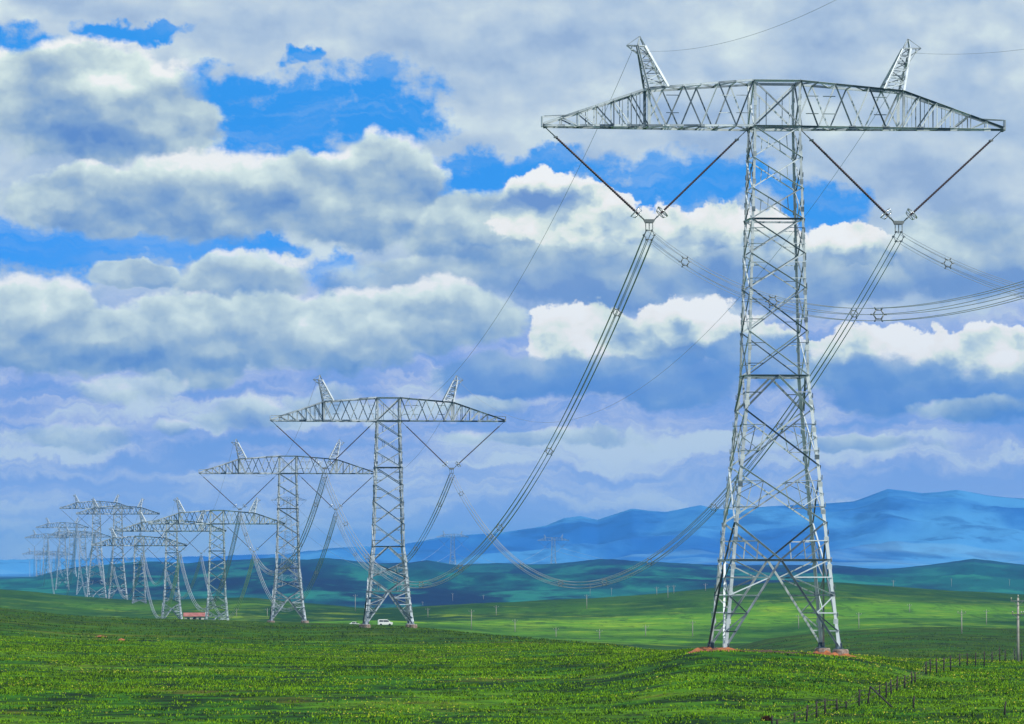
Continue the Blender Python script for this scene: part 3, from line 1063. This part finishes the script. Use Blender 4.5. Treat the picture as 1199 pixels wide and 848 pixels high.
def make_tower(cx, cy, z_arm, yaw, scale, label, group, footings=True, mat='steel'):
    """z_arm: height of the crossarm's lower chord; the legs run down to the ground"""
    g = min(gz(cx + a, cy + b) for a in (-4, 4) for b in (-4, 4)) + (.62 if footings else .15)
    ext = (z_arm - g) / scale - WAIST
    t = empty('lattice_tower', (cx, cy, z_arm - (WAIST + ext) * scale), yaw, scale)
    tag(t, label, 'power pylon', group)
    up = (0, 0, WAIST + ext)
    m = M[mat]
    thick = 1.1 if 'tiny' in label else 1.0 if cy < 600 else 1.2 if cy < 1300 else 1.45 if cy < 1900 else 1.8
    lb = lattice_body(ext, thick).build('lattice_body', m, t, up)
    for k in range(4):
        leg_mesh(k, ext, thick).build('leg', m, t, up)
        if footings:
            f = MB()
            c = corner(k, WAIST + ext)
            n = 10
            prof = [(0.78, -1.9), (0.70, .14), (.62, .24), (.35, .25)]
            ring_v = []
            for rr, zz in prof[:4]:
                for i in range(n):
                    a = 2 * math.pi * i / n + .3
                    ring_v.append((c.x + rr * math.cos(a) * (1 + .05 * math.sin(3 * a)), c.y + rr * math.sin(a), zz - .27 + c.z))
            fs = [(r_ * n + i, r_ * n + (i + 1) % n, (r_ + 1) * n + (i + 1) % n, (r_ + 1) * n + i) for r_ in range(3) for i in range(n)]
            fs.append(tuple(3 * n + i for i in range(n)))
            f.add(ring_v, fs)
            f.build('footing', M['foot'], t, up)
    part('crossarm', shared(('arm', thick, mat), lambda: crossarm_mesh(thick), 'crossarm', m), t, up)
    for side in (-1, 1):
        part('earth_wire_peak', shared(('peak', side, thick, mat), lambda: peak_mesh(side, thick), 'earth_wire_peak', m), t, up)
        for key in ('in', 'out'):
            a, q = _str[(side, key)]
            for w_ in (-1, 1):
                s_ = part('insulator_rod', shared(('rod', side, key, w_), lambda: rod_mesh(a, q, w_), 'insulator_rod', M['insul']), t, up)
            part('hanger_link', shared(('link', side, key), lambda: link_mesh(a, q), 'hanger_link', M['fitting']), t, up)
            part('end_socket', shared(('sock', side, key), lambda: socket_mesh(a, q), 'end_socket', M['fitting']), t, up)
            part('grading_ring', shared(('ring', side, key), lambda: ring_mesh(a, q), 'grading_ring', M['ring']), t, up)
        part('yoke_plate', shared(('yoke', side), lambda: yoke_mesh(side), 'yoke_plate', M['fitting']), t, up)
    rot = Matrix.Rotation(yaw, 3, 'Z')
    base = Vector((cx, cy, z_arm))
    pts = {}
    for side in (-1, 1):
        pts[('c', side)] = base + rot @ (Vector((side * VX, 0, VZ - 1.0)) * scale)
        pts[('g', side)] = base + rot @ (Vector((side * GWX, 0, GWZ)) * scale)
    return t, pts


GA = 'lattice pylons of the long line across the plain'
# column of the shaft, row of the crossarm's lower chord, arm width in pixels
A_LINE = [
    (906.5, 150, 546, 'largest lattice pylon, nearest the camera, its feet on orange soil on the right'),
    (454.5, 493, 276, 'second largest lattice pylon, standing over the two white vehicles'),
    (337, 554.5, 208, 'third largest pylon, just left of the pylon with the white vehicles at its feet'),
    (254, 613.5, 160, 'pylon standing just right of the long red roofed house'),
    (201, 622, 128, 'pylon standing just left of the long red roofed house'),
    (163, 639, 112, 'low pylon with its crossarm below its neighbours, second pylon left of the red roofed house'),
    (138, 602, 98, 'pylon whose crossarm forms the right half of the highest far crossarms'),
    (113, 595.5, 86, 'pylon with the topmost crossarm of the distant cluster on the left'),
    (73, 618, 62, 'hazy pylon left of the topmost distant crossarm, arm one step lower'),
    (54, 630, 50, 'hazy small pylon near the left end of the distant row'),
    (45, 649, 38, 'smallest hazy pylon, leftmost of the distant row'),
]
B_LINE = [
    (97, 629, 66, 'hazy pylon between the topmost pair and the outer ones of the far cluster'),
    (84, 627, 56, 'hazy pylon close behind its right neighbour in the far cluster'),
    (63, 650, 44, 'hazy pylon with the lower crossarm near the left end of the far cluster'),
]


def place_line(spec, group, s=1.0, foot=True, mats=None):
    pos = []
    for (px, py, wd, lab) in spec:
        D = 460.0 * 546.0 / wd * s
        pos.append((X_at(px, D), D, Z_at(py, D), lab))
    res = []
    for i, (x, y, z, lab) in enumerate(pos):
        if i == 0: dx, dy = pos[1][0] - x, pos[1][1] - y
        elif i == len(pos) - 1: dx, dy = x - pos[i - 1][0], y - pos[i - 1][1]
        else: dx, dy = pos[i + 1][0] - pos[i - 1][0], pos[i + 1][1] - pos[i - 1][1]
        yaw = math.atan2(-dx, dy)
        if i == 0: yaw = R(5.5)
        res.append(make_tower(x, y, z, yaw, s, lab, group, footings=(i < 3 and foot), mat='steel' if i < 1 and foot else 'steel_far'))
    return res


TA = place_line(A_LINE, GA)
TB = place_line(B_LINE, GA, foot=False)
C_LINE = [
    (338, 586, 42, 'tiny dark pylon seen through the shaft of the third largest pylon'),
    (530, 629, 38, 'tiny hazy pylon behind the far hills, left of the other one there'),
    (648, 633, 37, 'tiny hazy pylon behind the far hills, right of the other one there'),
]
cpos = []
for (px, py, wd, lab) in C_LINE:
    s = 0.72 if px < 400 else .9
    D = 460.0 * 546.0 / wd * s
    cpos.append(make_tower(X_at(px, D), D, Z_at(py, D), R(-8), s, lab, 'tiny pylons of another line far off', footings=False, mat='steel_far'))


# ------------------------------------------------------------------ conductors
def hang(a, b, sag, n):
    return [a.lerp(b, i / n) - Vector((0, 0, 4 * sag * (i / n) * (1 - i / n))) for i in range(n + 1)]


def bundle(a, b, sag, label, group, nw=6, r=.024, spacers=True, n=48, cr=CONDR, spacing=52.0, start=24.0):
    d = (b - a); L = d.length
    side = Vector((d.y, -d.x, 0)).normalized()
    t = empty('conductor_bundle', a)
    tag(t, label, 'power line', group)
    for k in range(nw):
        an = R(60 * k if nw == 6 else 90 * k)
        off = side * (cr * math.cos(an)) + Vector((0, 0, cr * math.sin(an)))
        w = MB()
        w.tube([p + off - a for p in hang(a, b, sag, n)], r, 5)
        w.build('wire', M['wire'], t)
    if spacers:
        s = start
        while s < L - 18:
            f = s / L
            c = a.lerp(b, f) - Vector((0, 0, 4 * sag * f * (1 - f))) - a
            sp = MB()
            pp = [c + side * (cr * math.cos(R(60 * k))) + Vector((0, 0, cr * math.sin(R(60 * k)))) for k in range(6)]
            inn = [c + (p - c) * .72 for p in pp]
            for k in range(6):
                sp.tube([inn[k], inn[(k + 1) % 6]], .045, 5)
                sp.tube([inn[k], c + (pp[k] - c) * 1.15], .05, 5)
            sp.build('spacer', M['fitting'], t)
            s += spacing * random.uniform(.85, 1.15)
    return t


def earth_wire(a, b, sag, label, group, r=.017, n=48):
    w = MB()
    w.tube([p - a for p in hang(a, b, sag, n)], r, 5)
    o = w.build('earth_wire', M['wire'], None, a)
    return tag(o, label, 'earth wire', group)


ORD = ['nearest', 'second', 'third', 'fourth', 'fifth', 'sixth', 'seventh', 'eighth', 'ninth', 'tenth', 'eleventh', 'twelfth']
GB, GE = 'six wire conductor bundles of the long line', 'earth wires of the long line'
p1 = TA[0][1]
# from the nearest tower towards the camera's right, to a tower far outside the frame
off0 = Vector((41.5, -430.0, 0))
for side, nm in ((-1, 'left'), (1, 'right')):
    a = p1[('c', side)]; b = a + off0; b.z = 52.0
    bundle(a, b, 23.6, f'conductor bundle leaving the largest pylon\'s {nm} insulators and running out at the right edge', GB, r=.021, n=90)
    a = p1[('g', side)]; b = a + off0; b.z = 66.0
    earth_wire(a, b, 17.0, f'thin earth wire running from the largest pylon\'s {nm} peak up out of the picture', GE, r=.014, n=90)
for i in range(len(TA) - 1):
    A_, B_ = TA[i][1], TA[i + 1][1]
    span = (B_[('c', 1)] - A_[('c', 1)]).length
    sag = 24.0 * min(1.0, (span / 453.0)) ** 1.15
    if i >= 5: sag = 20.0 * (span / 453.0)
    near, far = (ORD[i], ORD[i + 1]) if i else ('largest', 'second largest')
    for side, nm in ((-1, 'left'), (1, 'right')):
        bundle(A_[('c', side)], B_[('c', side)], sag, f'sagging {nm} conductor bundle between the {near} and {far} pylons', GB,
               r=.034 if i == 0 else .042 if i == 1 else .05, spacers=i < 4, n=60 if i < 4 else 30)
        earth_wire(A_[('g', side)], B_[('g', side)], 17.0 * (span / 453.0), f'{nm} earth wire between the {near} and {far} pylons', GE, r=.018 if i == 0 else .022, n=40)
for i in range(len(TB) - 1):
    A_, B_ = TB[i][1], TB[i + 1][1]
    for side, nm in ((-1, 'left'), (1, 'right')):
        bundle(A_[('c', side)], B_[('c', side)], 22.0, f'{nm} bundle between hazy pylons {"near the middle" if i == 0 else "at the left end"} of the far cluster', GB, r=.03, spacers=False, n=24)
for i in range(2):
    A_, B_ = cpos[i][1], cpos[i + 1][1]
    span = (B_[('c', 1)] - A_[('c', 1)]).length
    for side, nm in ((-1, 'lower'), (1, 'upper')):
        w = MB()
        a, b = A_[('c', side)], B_[('c', side)]
        w.tube([p - a for p in hang(a, b, 38 if i == 0 else 22, 40)], .10, 5)
        o = w.build('distant_wire', M['wire'], None, a)
        tag(o, f'{nm} faint far wire {"left" if i == 0 else "right"} of the tiny pylon behind the hills', 'power line', 'wires of the far line')
for side, nm in ((-1, 'lower'), (1, 'upper')):
    a = cpos[2][1][('c', side)]
    b = a + Vector((330, 300, -40))
    w = MB()
    w.tube([p - a for p in hang(a, b, 14, 30)], .10, 5)
    tag(w.build('distant_wire', M['wire'], None, a), f'{nm} faint wire falling right from the rightmost tiny pylon', 'power line', 'wires of the far line')

# ------------------------------------------------------------------ bare soil at the near tower's feet
def patch(name, cx, cy, rx, ry, mat, label, seed, lift=.06, n=26, h=.12, rings=8):
    b = MB()
    vs_, fs = [], []
    xs, ys = [], []
    for k in range(rings + 1):
        f = k / rings
        for i in range(n):
            a = 2 * math.pi * i / n
            wob = 1 + .28 * math.sin(3 * a + seed) + .17 * math.sin(7 * a + seed * 2.1) + .08 * math.sin(13 * a + seed)
            xs.append(cx + rx * f * wob * math.cos(a)); ys.append(cy + ry * f * wob * math.sin(a))
    zs = ground(np.array(xs), np.array(ys))
    k = 0
    for r_ in range(rings + 1):
        f = r_ / rings
        for i in range(n):
            jj = perlin(np.array([xs[k] * 1.3]), np.array([ys[k] * 1.3]), 5)[0]
            vs_.append((xs[k], ys[k], zs[k] + lift * (1 - f * f * 1.6) + (1 - f) * (h + h * 1.5 * jj))); k += 1
    for r_ in range(rings):
        for i in range(n):
            fs.append((r_ * n + i, (r_ + 1) * n + i, (r_ + 1) * n + (i + 1) % n, r_ * n + (i + 1) % n))
    b.add(vs_, fs, True)
    o = b.build(name, mat)
    return tag(o, label, None, None, 'structure')


t1 = TA[0][0]
ex1 = t1.location
rot1 = Matrix.Rotation(R(5.5), 3, 'Z')
E1 = (Z_at(150, 460) - ex1.z) - WAIST
for k in range(4):
    c = corner(k, WAIST + E1)
    p = rot1 @ Vector((c.x, c.y, 0)) + Vector((ex1.x, ex1.y, 0))
    patch('bare_soil', p.x, p.y, 1.9 if k < 2 else 1.5, 2.2, M['soil'], 'orange earth heaped round a foot of the largest pylon', k * 1.7 + .4, .10, h=.30)
pl = rot1 @ Vector((-6.0, 0, 0)) + Vector((ex1.x, ex1.y, 0))
patch('bare_soil', pl.x - .3, pl.y - 2, 1.4, 3.0, M['soil'], 'orange earth spilling left of the largest pylon', 3.3, .10, h=.25)
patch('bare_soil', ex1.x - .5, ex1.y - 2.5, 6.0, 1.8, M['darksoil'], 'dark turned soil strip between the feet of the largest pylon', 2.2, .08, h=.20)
for (px, py, rx, seed) in ((117, 746, .8, 1.0), (142, 749.5, .42, 2.0)):
    D = D_on_ground(px, py)
    patch('bare_soil', X_at(px, D), D, rx * D / 700 * 1.1, 2.6, M['soil'], 'small orange soil patch in the grass at the far left' if seed < 1.5 else 'smaller orange soil spot beside the first at far left', seed, .1, h=.1)


# ------------------------------------------------------------------ utility poles
def pole_meshes(h, arms=1, big=False):
    a, b, c = MB(), MB(), []
    r0, r1 = (.17, .11) if big else (.13, .085)
    a.tube([(0, 0, -.8), (0, 0, h * .5), (0, 0, h)], [r0, (r0 + r1) / 2, r1], 10)
    for k in range(arms):
        z = h - .35 - k * 1.5
        b.box((0, -.02 - r1, z), (1.7 - .3 * k, .09, .09))
        b.angle((-.6, -.03 - r1, z), (0, -.03 - r1, z - .55), .05, .01)
        b.angle((.6, -.03 - r1, z), (0, -.03 - r1, z - .55), .05, .01)
        for x in (-.78 + .15 * k, .78 - .15 * k) + ((0.0,) if k == 0 else (.35,)):
            zz = z + .04 if x else h
            yy = -.02 - r1 if x else 0
            c.append(MB())
            c[-1].tube([(x, yy, zz), (x, yy, zz + .10), (x, yy, zz + .12), (x, yy, zz + .2), (x, yy, zz + .22), (x, yy, zz + .32)], [.03, .03, .085, .05, .085, .03], 8)
    return a, b, c


def utility_pole(px, py, h_px, label, group, arms=1, big=False):
    D = D_on_ground(px, py)
    h = h_px * D / F
    x = X_at(px, D)
    t = empty('utility_pole', (x, D, gz(x, D)), R(random.uniform(-15, 15)))
    tag(t, label, 'utility pole', group)
    a, b, c = pole_meshes(h, arms, big)
    a.build('post', M['concrete'], t)
    b.build('crossarm', M['fitting'], t)
    for q in c:
        q.build('pin_insulator', M['porcelain'], t)
    return t, Vector((x, D, gz(x, D) + h))


near_pole, npt = utility_pole(1192, 775, 75, 'tall concrete utility pole with crossarms, nearest one, at the right edge', 'concrete utility poles', 2, True)
POLES = [(1005.6, 736, 18, 'pole on the green slope just right of the largest pylon\'s right leg'), (1126, 742, 26, 'taller pole on the slope, second left of the near roadside pole'),
         (1155, 732, 17, 'pole on the slope beside the dark green patch, next left of the near pole'), (1065, 717, 9, 'tiny pole high on the green slope between the two taller ones'),
         (935, 736, 15, 'pole seen between the legs of the largest pylon'), (501, 723, 10, 'small pole just right of the pylon with the white vehicles'),
         (552, 737, 22, 'tallest pole on the meadow between the two largest pylons'), (603, 740, 14, 'short pole on the meadow, first right of the tallest there'),
         (651, 746, 10, 'low pole near the meadow edge, second right of the tallest there'), (702, 748, 10, 'low pole near the meadow edge, third right of the tallest there'),
         (756, 745, 12, 'low pole on the meadow, second left of the largest pylon'), (811, 745, 17, 'pole on the meadow just left of the largest pylon'),
         (581, 721, 11, 'thin pole on the meadow, behind and right of the tallest one'), (687, 713, 16, 'pole standing on the green ridge line left of the largest pylon'),
         (782, 700, 14, 'pale pole crossing the green crest left of the largest pylon'), (691, 698, 14, 'dark pole on the crest left of the pale one'),
         (716, 698, 9, 'short dark pole on the crest, first right of the dark tall one'), (769, 697, 9, 'short dark pole on the crest just left of the pale one'),
         (789, 695, 9, 'short dark pole on the crest just right of the pale one'), (530, 704, 9, 'dark pole on the crest right of the pylon with white vehicles'),
         (566, 702, 5, 'tiny dark pole stub on the middle of the crest'), (416, 716, 19, 'slim pole left of the second largest pylon'),
         (495, 709, 4, 'tiny dark pole on the crest next to the second largest pylon'), (826, 692, 8, 'short pole on the crest left of the largest pylon\'s legs'),
         (1046, 687, 7, 'tiny pale pole before the blue hills right of the largest pylon'), (1114, 687, 9, 'tiny pale pole before the blue hills, middle of the right side'),
         (1182, 687, 8, 'tiny pale pole before the blue hills above the near pole'), (277, 722, 9, 'thin pole between the pylon by the red roof and the third largest'),
         (313, 722, 9, 'thin pole just left of the third largest pylon')]
for px, py, h, lab in POLES:
    utility_pole(px, py, h, lab, 'concrete utility poles')

# ------------------------------------------------------------------ wire fence with leaning posts
def fence():
    k = 3.537
    raw = [(155, 630, 668, 0), (176, 645, 672, 1), (248, 618, 660, 0), (297, 585, 655, 5), (340, 570, 640, 0), (375, 560, 625, 0), (424, 560, 612, -1), (463, 572, 600, 0), (515, 520, 592, 3), (550, 507, 582, 10),
           (600, 500, 550, 2), (628, 492, 555, 2), (650, 480, 545, -3), (672, 468, 530, 3), (704, 462, 516, 2), (735, 445, 500, -2), (748, 450, 495, 0), (793, 405, 460, 1), (811, 395, 455, 0), (838, 392, 455, -2), (866, 388, 450, 2), (895, 380, 447, 0), (933, 373, 425, 0),
           (964, 370, 425, 0), (998, 368, 427, 1), (1034, 362, 427, 1), (1067, 365, 410, 0), (1098, 345, 410, 0), (1121, 355, 405, 0), (1160, 350, 400, 0), (1190, 365, 408, 0)]
    tops = []
    t = None
    for (x, y0, y1, lean) in raw:
        px, py, hp = 860 + x / k, 660 + y1 / k, (y1 - y0) / k
        D = D_on_ground(px, py) + 0.0
        h = min(2.3, hp * D / F)
        X = X_at(px, D); z = gz(X, D)
        if t is None:
            t = empty('wire_fence', (X, D, z))
            tag(t, 'old wire fence of leaning dark wooden posts across the meadow', 'fence')
            org = Vector((X, D, z))
        b = MB()
        l = math.tan(R(lean))
        pts = [(0, 0, -.3), (l * h * .5, .01, h * .5), (l * h, .03, h)]
        b.tube(pts, [.07, .065, .055], 6)
        b.build('fence_post', M['wood'], t, Vector((X, D, z)) - org)
        tops.append((Vector((X, D, z)) - org, h, l))
    # diagonal brace by the leaning corner post
    b = MB()
    D = D_on_ground(860 + 655 / k, 660 + 597 / k)
    X = X_at(860 + 655 / k, D)
    p9 = tops[9]
    b.tube([p9[0] + Vector((p9[2] * p9[1], 0, p9[1] * .95)), Vector((X, D, gz(X, D))) - org], .06, 6)
    b.build('brace', M['wood'], t)
    for f in (.35, .62, .9):
        for (p, h, l), (q, h2, l2) in zip(tops[:-1], tops[1:]):
            a = p + Vector((l * h * f, 0, h * f)); c = q + Vector((l2 * h2 * f, 0, h2 * f))
            b = MB()
            b.tube(hang(a, c, .06 * (c - a).length / 8, 5), .016, 4)
            b.build('wire', M['rust'], t)
    for (x, y0, y1, lab) in ((740, 548, 603, 'lone fence post in the flowers right of the leaning corner post'), (1118, 572, 628, 'lone fence post near the lower right corner of the meadow')):
        px, py, hp = 860 + x / k, 660 + y1 / k, (y1 - y0) / k
        D = D_on_ground(px, py); X = X_at(px, D)
        b = MB()
        h = hp * D / F
        b.tube([(0, 0, -.3), (.03, 0, h * .5), (.09, .02, h)], [.07, .065, .055], 6)
        o = b.build('fence_post', M['wood'], None, (X, D, gz(X, D)))
        tag(o, lab, 'fence post', 'single posts in the meadow')


fence()


# ------------------------------------------------------------------ vehicles and the house behind the brow
def extrude_profile(b, prof, y0, y1, bev=.06):
    """side profile (x, z) extruded across the width with softened edges"""
    n = len(prof)
    cx = sum(p[0] for p in prof) / n; cz = sum(p[1] for p in prof) / n
    sh = lambda s, y: [(cx + (x - cx) * s, y, cz + (z - cz) * s) for x, z in prof]
    rings = [sh(.965, y0), sh(1, y0 + bev), sh(1, y1 - bev), sh(.965, y1)]
    vs_ = [v for r_ in rings for v in r_]
    fs = [(k * n + i, k * n + (i + 1) % n, (k + 1) * n + (i + 1) % n, (k + 1) * n + i) for k in range(3) for i in range(n)]
    fs += [tuple(range(n))[::-1], tuple(3 * n + i for i in range(n))]
    b.add(vs_, fs)


def vehicle(px, py_base, D, L, H, kind, label):
    x = X_at(px, D)
    z = Z_at(py_base, D)
    z = gz(x, D)
    t = empty('parked_van' if kind == 'van' else 'parked_car', (x, D, z), R(6))
    tag(t, label, 'van' if kind == 'van' else 'car', 'white vehicles behind the brow')
    W = 1.75
    if kind == 'van':
        prof = [(-L / 2, .35), (L / 2 - .1, .35), (L / 2, .75), (L / 2 - .1, 1.0), (L / 2 - .75, 1.15), (L / 2 - 1.5, H - .06), (L / 2 - 1.9, H), (-L / 2 + .35, H), (-L / 2 + .05, H - .25), (-L / 2, .9)]
    else:
        prof = [(-L / 2, .35), (L / 2, .35), (L / 2, .7), (L / 2 - 1.2, .92), (L / 2 - 1.9, H), (-L / 2 + 1.0, H), (-L / 2 + .3, .95), (-L / 2, .85)]
    b = MB(); extrude_profile(b, prof, -W / 2, W / 2)
    b.build('body', M['white'], t)
    if kind == 'van':
        wins = [(-L / 2 + .35, -L / 2 + 1.4), (-L / 2 + 1.5, -L / 2 + 2.5), (-L / 2 + 2.6, L / 2 - 1.35)]
    else:
        wins = [(-L / 2 + .75, -.1), (0.0, L / 2 - 1.6)]
    for x0, x1 in wins:
        g = MB()
        z0, z1 = (1.12, H - .22) if kind == 'van' else (.98, H - .10)
        sl = .0 if x1 < L / 2 - 1.7 else .3
        v = [(x0, -W / 2 - .012, z0), (x1 + sl, -W / 2 - .012, z0), (x1, -W / 2 - .012, z1), (x0, -W / 2 - .012, z1)]
        v += [(a, -W / 2 + .02, c) for a, _, c in v]
        g.add(v, [(0, 1, 2, 3), (0, 4, 5, 1), (1, 5, 6, 2), (2, 6, 7, 3), (3, 7, 4, 0)])
        g.build('window', M['glass'], t)
    for wx in (-L / 2 + .8, L / 2 - .85):
        for sy in (-1, 1):
            w = MB()
            w.tube([(wx, sy * (W / 2 - .2), .33), (wx, sy * (W / 2 + .01), .33)], .33, 16)
            wh = w.build('wheel', M['tyre'], t)
    return t


vehicle(451, 734, 1480, 4.1, 1.8, 'van', 'white van with dark side windows at the feet of the second largest pylon')
vehicle(416.5, 733, 1570, 3.9, 1.45, 'car', 'low white car half sunk behind the brow, left of the van')


def house():
    D = 1700.0
    px0, px1 = 216, 243
    x = X_at((px0 + px1) / 2, D)
    L = (px1 - px0) * D / F
    zb = Z_at(731, D)
    g = gz(x, D)
    base = g - .2
    eave = Z_at(721.6, D) - base
    ridge = Z_at(717.8, D) - base
    t = empty('farm_house', (x, D, base), R(4))
    tag(t, 'long low farmhouse with faded red roof on the left behind the brow', 'house')
    b = MB()
    dp = 4.6
    b.add([(-L / 2, -dp / 2, 0), (L / 2, -dp / 2, 0), (L / 2, dp / 2, 0), (-L / 2, dp / 2, 0), (-L / 2, -dp / 2, eave), (L / 2, -dp / 2, eave), (L / 2, dp / 2, eave), (-L / 2, dp / 2, eave), (-L / 2, 0, ridge - .1), (L / 2, 0, ridge - .1)],
          [(0, 1, 5, 4), (2, 3, 7, 6), (1, 2, 6, 9, 5), (3, 0, 4, 8, 7), (4, 5, 9, 8), (6, 7, 8, 9)])
    b.build('wall', M['wall'], t)
    r_ = MB()
    o, th = .35, .10
    for s in (-1, 1):
        v = [(-L / 2 - o, s * (dp / 2 + o), eave - .12), (L / 2 + o, s * (dp / 2 + o), eave - .12), (L / 2 + o, s * .01, ridge), (-L / 2 - o, s * .01, ridge)]
        v += [(a, b_, c + th) for a, b_, c in v]
        r_.add(v, [(0, 1, 2, 3), (7, 6, 5, 4), (0, 4, 5, 1), (1, 5, 6, 2), (2, 6, 7, 3), (3, 7, 4, 0)])
    r_.build('roof', M['redroof'], t)
    for k in range(4):
        wx = -L / 2 + L * (k + .5) / 4 + .3
        w = MB(); w.box((wx, -dp / 2 - .01, eave - .75), (.8, .06, .7))
        w.build('window', M['glass'], t)
    w = MB(); w.box((-.3, -dp / 2 - .01, eave - 1.1), (.75, .06, 1.7)); w.build('door', M['door'], t)


house()


# ------------------------------------------------------------------ meadow grass and flowers
def leaf_mat(name, c0, c1, sc):
    m, N, b = new_mat(name)
    geo = N.n.new('ShaderNodeNewGeometry')
    n = N.noise(geo.outputs['Position'], sc, 4, 0.6)
    f = N.m('ADD', N.m('MULTIPLY', n, .8), N.m('MULTIPLY', N.m('SUBTRACT', geo.outputs['Random Per Island'], .35), .5), clamp=True)
    N.put(b.inputs['Base Color'], N.mix(N.smooth(f, .25, .7), c0, c1))
    b.inputs['Roughness'].default_value = .85
    b.inputs['Specular IOR Level'].default_value = .15
    return m


def scatter(n, d0, d1, seed, dens=None):
    r = np.random.default_rng(seed)
    D = np.sqrt(r.random(n) * (d1 * d1 - d0 * d0) + d0 * d0)
    px = r.random(n) * 1300 - 50
    X = X_at(px, D)
    if dens is not None:
        keep = dens(X, D) > r.random(n)
        X, D = X[keep], D[keep]
    return X, D, ground(X, D)


def tri_mesh(name, co, mat, label):
    me = bpy.data.meshes.new(name)
    n = len(co) // 3
    me.vertices.add(len(co)); me.vertices.foreach_set('co', co.ravel().astype(np.float32))
    me.loops.add(len(co)); me.loops.foreach_set('vertex_index', np.arange(len(co), dtype=np.int32))
    me.polygons.add(n); me.polygons.foreach_set('loop_start', np.arange(n, dtype=np.int32) * 3)
    me.update(); me.validate()
    me.materials.append(mat)
    o = bpy.data.objects.new(name, me)
    COL.objects.link(o)
    return tag(o, label, None, None, 'stuff')


def blades(X, Y, Z, h, w, per, seed, spread):
    r = np.random.default_rng(seed)
    n = len(X)
    X = np.repeat(X, per); Y = np.repeat(Y, per); Z = np.repeat(Z, per)
    h = np.repeat(h, per) * (.6 + .6 * r.random(n * per))
    a = r.random(n * per) * 2 * np.pi
    X = X + np.cos(a) * spread * r.random(n * per); Y = Y + np.sin(a) * spread * r.random(n * per)
    b = r.random(n * per) * np.pi
    lx, ly = np.cos(a) * h * .5, np.sin(a) * h * .5
    wx, wy = np.cos(b) * w, np.sin(b) * w
    p = np.stack([np.stack([X - wx, Y - wy, Z - .03], -1), np.stack([X + wx, Y + wy, Z - .03], -1), np.stack([X + lx, Y + ly, Z + h], -1)], 1)
    return p.reshape(-1, 3)


T1X, T1Y = ex1.x, ex1.y
bare = lambda x, y: (((x - T1X) / 8.2) ** 2 + ((y - T1Y) / 8.5) ** 2 > 1.0)
dens_g = lambda x, y: np.clip(.45 + 1.6 * fbm(x, y, 7.0, 4, 77) + 1.3 * fbm(x, y, 45.0, 2, 79), .08, 1) * np.where(bare(x, y), 1, .12)
LEAF = leaf_mat('grass_blades', lin((16, 48, 0)), lin((122, 166, 2)), .13)
X, Y, Z = scatter(150000, 343, 640, 5, dens_g)
hh = .06 + .14 * np.clip(.5 + fbm(X, Y, 4.0, 2, 12), 0, 1)
tri_mesh('meadow_grass', blades(X, Y, Z, hh, .055, 4, 9, .28), LEAF, 'tussocky green grass covering the near meadow')
X, Y, Z = scatter(60000, 640, 1150, 6, lambda x, y: np.clip(.3 + 1.5 * fbm(x, y, 12.0, 3, 78), .03, 1) * np.clip((1180 - y) / 450, .1, 1))
hh = .10 + .20 * np.clip(.5 + fbm(X, Y, 4.0, 2, 12), 0, 1)
tri_mesh('meadow_grass', blades(X, Y, Z, hh, .07, 3, 10, .3), leaf_mat('shaded_brow_blades', lin((20, 42, 2)), lin((92, 122, 8)), .12), 'brown-green grass on the brow of the meadow, darkened for cloud shade')  # blade colour carries the brow's painted cloud shade
dens_f = lambda x, y: np.clip(-.12 + 1.9 * fbm(x, y, 18.0, 3, 31) + .35 * (x > 25), .015, 1) * np.clip((700 - y) / 260, 0, 1) * np.where(bare(x, y), 1, 0)
X, Y, Z = scatter(26000, 343, 700, 15, dens_f)
co = blades(X, Y, Z + .14, np.full(len(X), .05), .036, 3, 19, .05)
tri_mesh('wildflowers', co, leaf_mat('yellow_petals', lin((150, 160, 20)), lin((222, 214, 90)), 1.0), 'small yellow wildflowers scattered through the near meadow')
# a dark shrub by the fence's lower end
def shrub(px, py, w_px, label):
    D = D_on_ground(px, py); x = X_at(px, D); z = gz(x, D)
    s = w_px * D / F
    t = empty('shrub', (x, D, z))
    tag(t, label, 'shrub')
    r = np.random.default_rng(3)
    n = 900
    d = r.normal(size=(n, 3)); d /= np.linalg.norm(d, axis=1)[:, None]
    rr = s * .5 * r.random(n) ** .4
    p = d * rr[:, None] * np.array([1, 1, .75]); p[:, 2] = np.abs(p[:, 2]) + .05
    a = r.normal(size=(n, 3)) * .06; b2 = r.normal(size=(n, 3)) * .06
    co = np.stack([p, p + a, p + b2], 1).reshape(-1, 3)
    o = tri_mesh('foliage', co, leaf_mat('dry_shrub_leaves', lin((40, 26, 14)), lin((84, 54, 26)), 2.0), None)
    del o['kind']
    o.parent = t
    st = MB()
    for k in range(5):
        st.tube([(0, 0, -.1), (.18 * math.cos(k * 1.3), .18 * math.sin(k * 1.3), s * .4)], [.03, .01], 5)
    st.build('stem', M['wood'], t)


shrub(897, 844, 11, 'dry brown shrub beside the lower end of the fence')
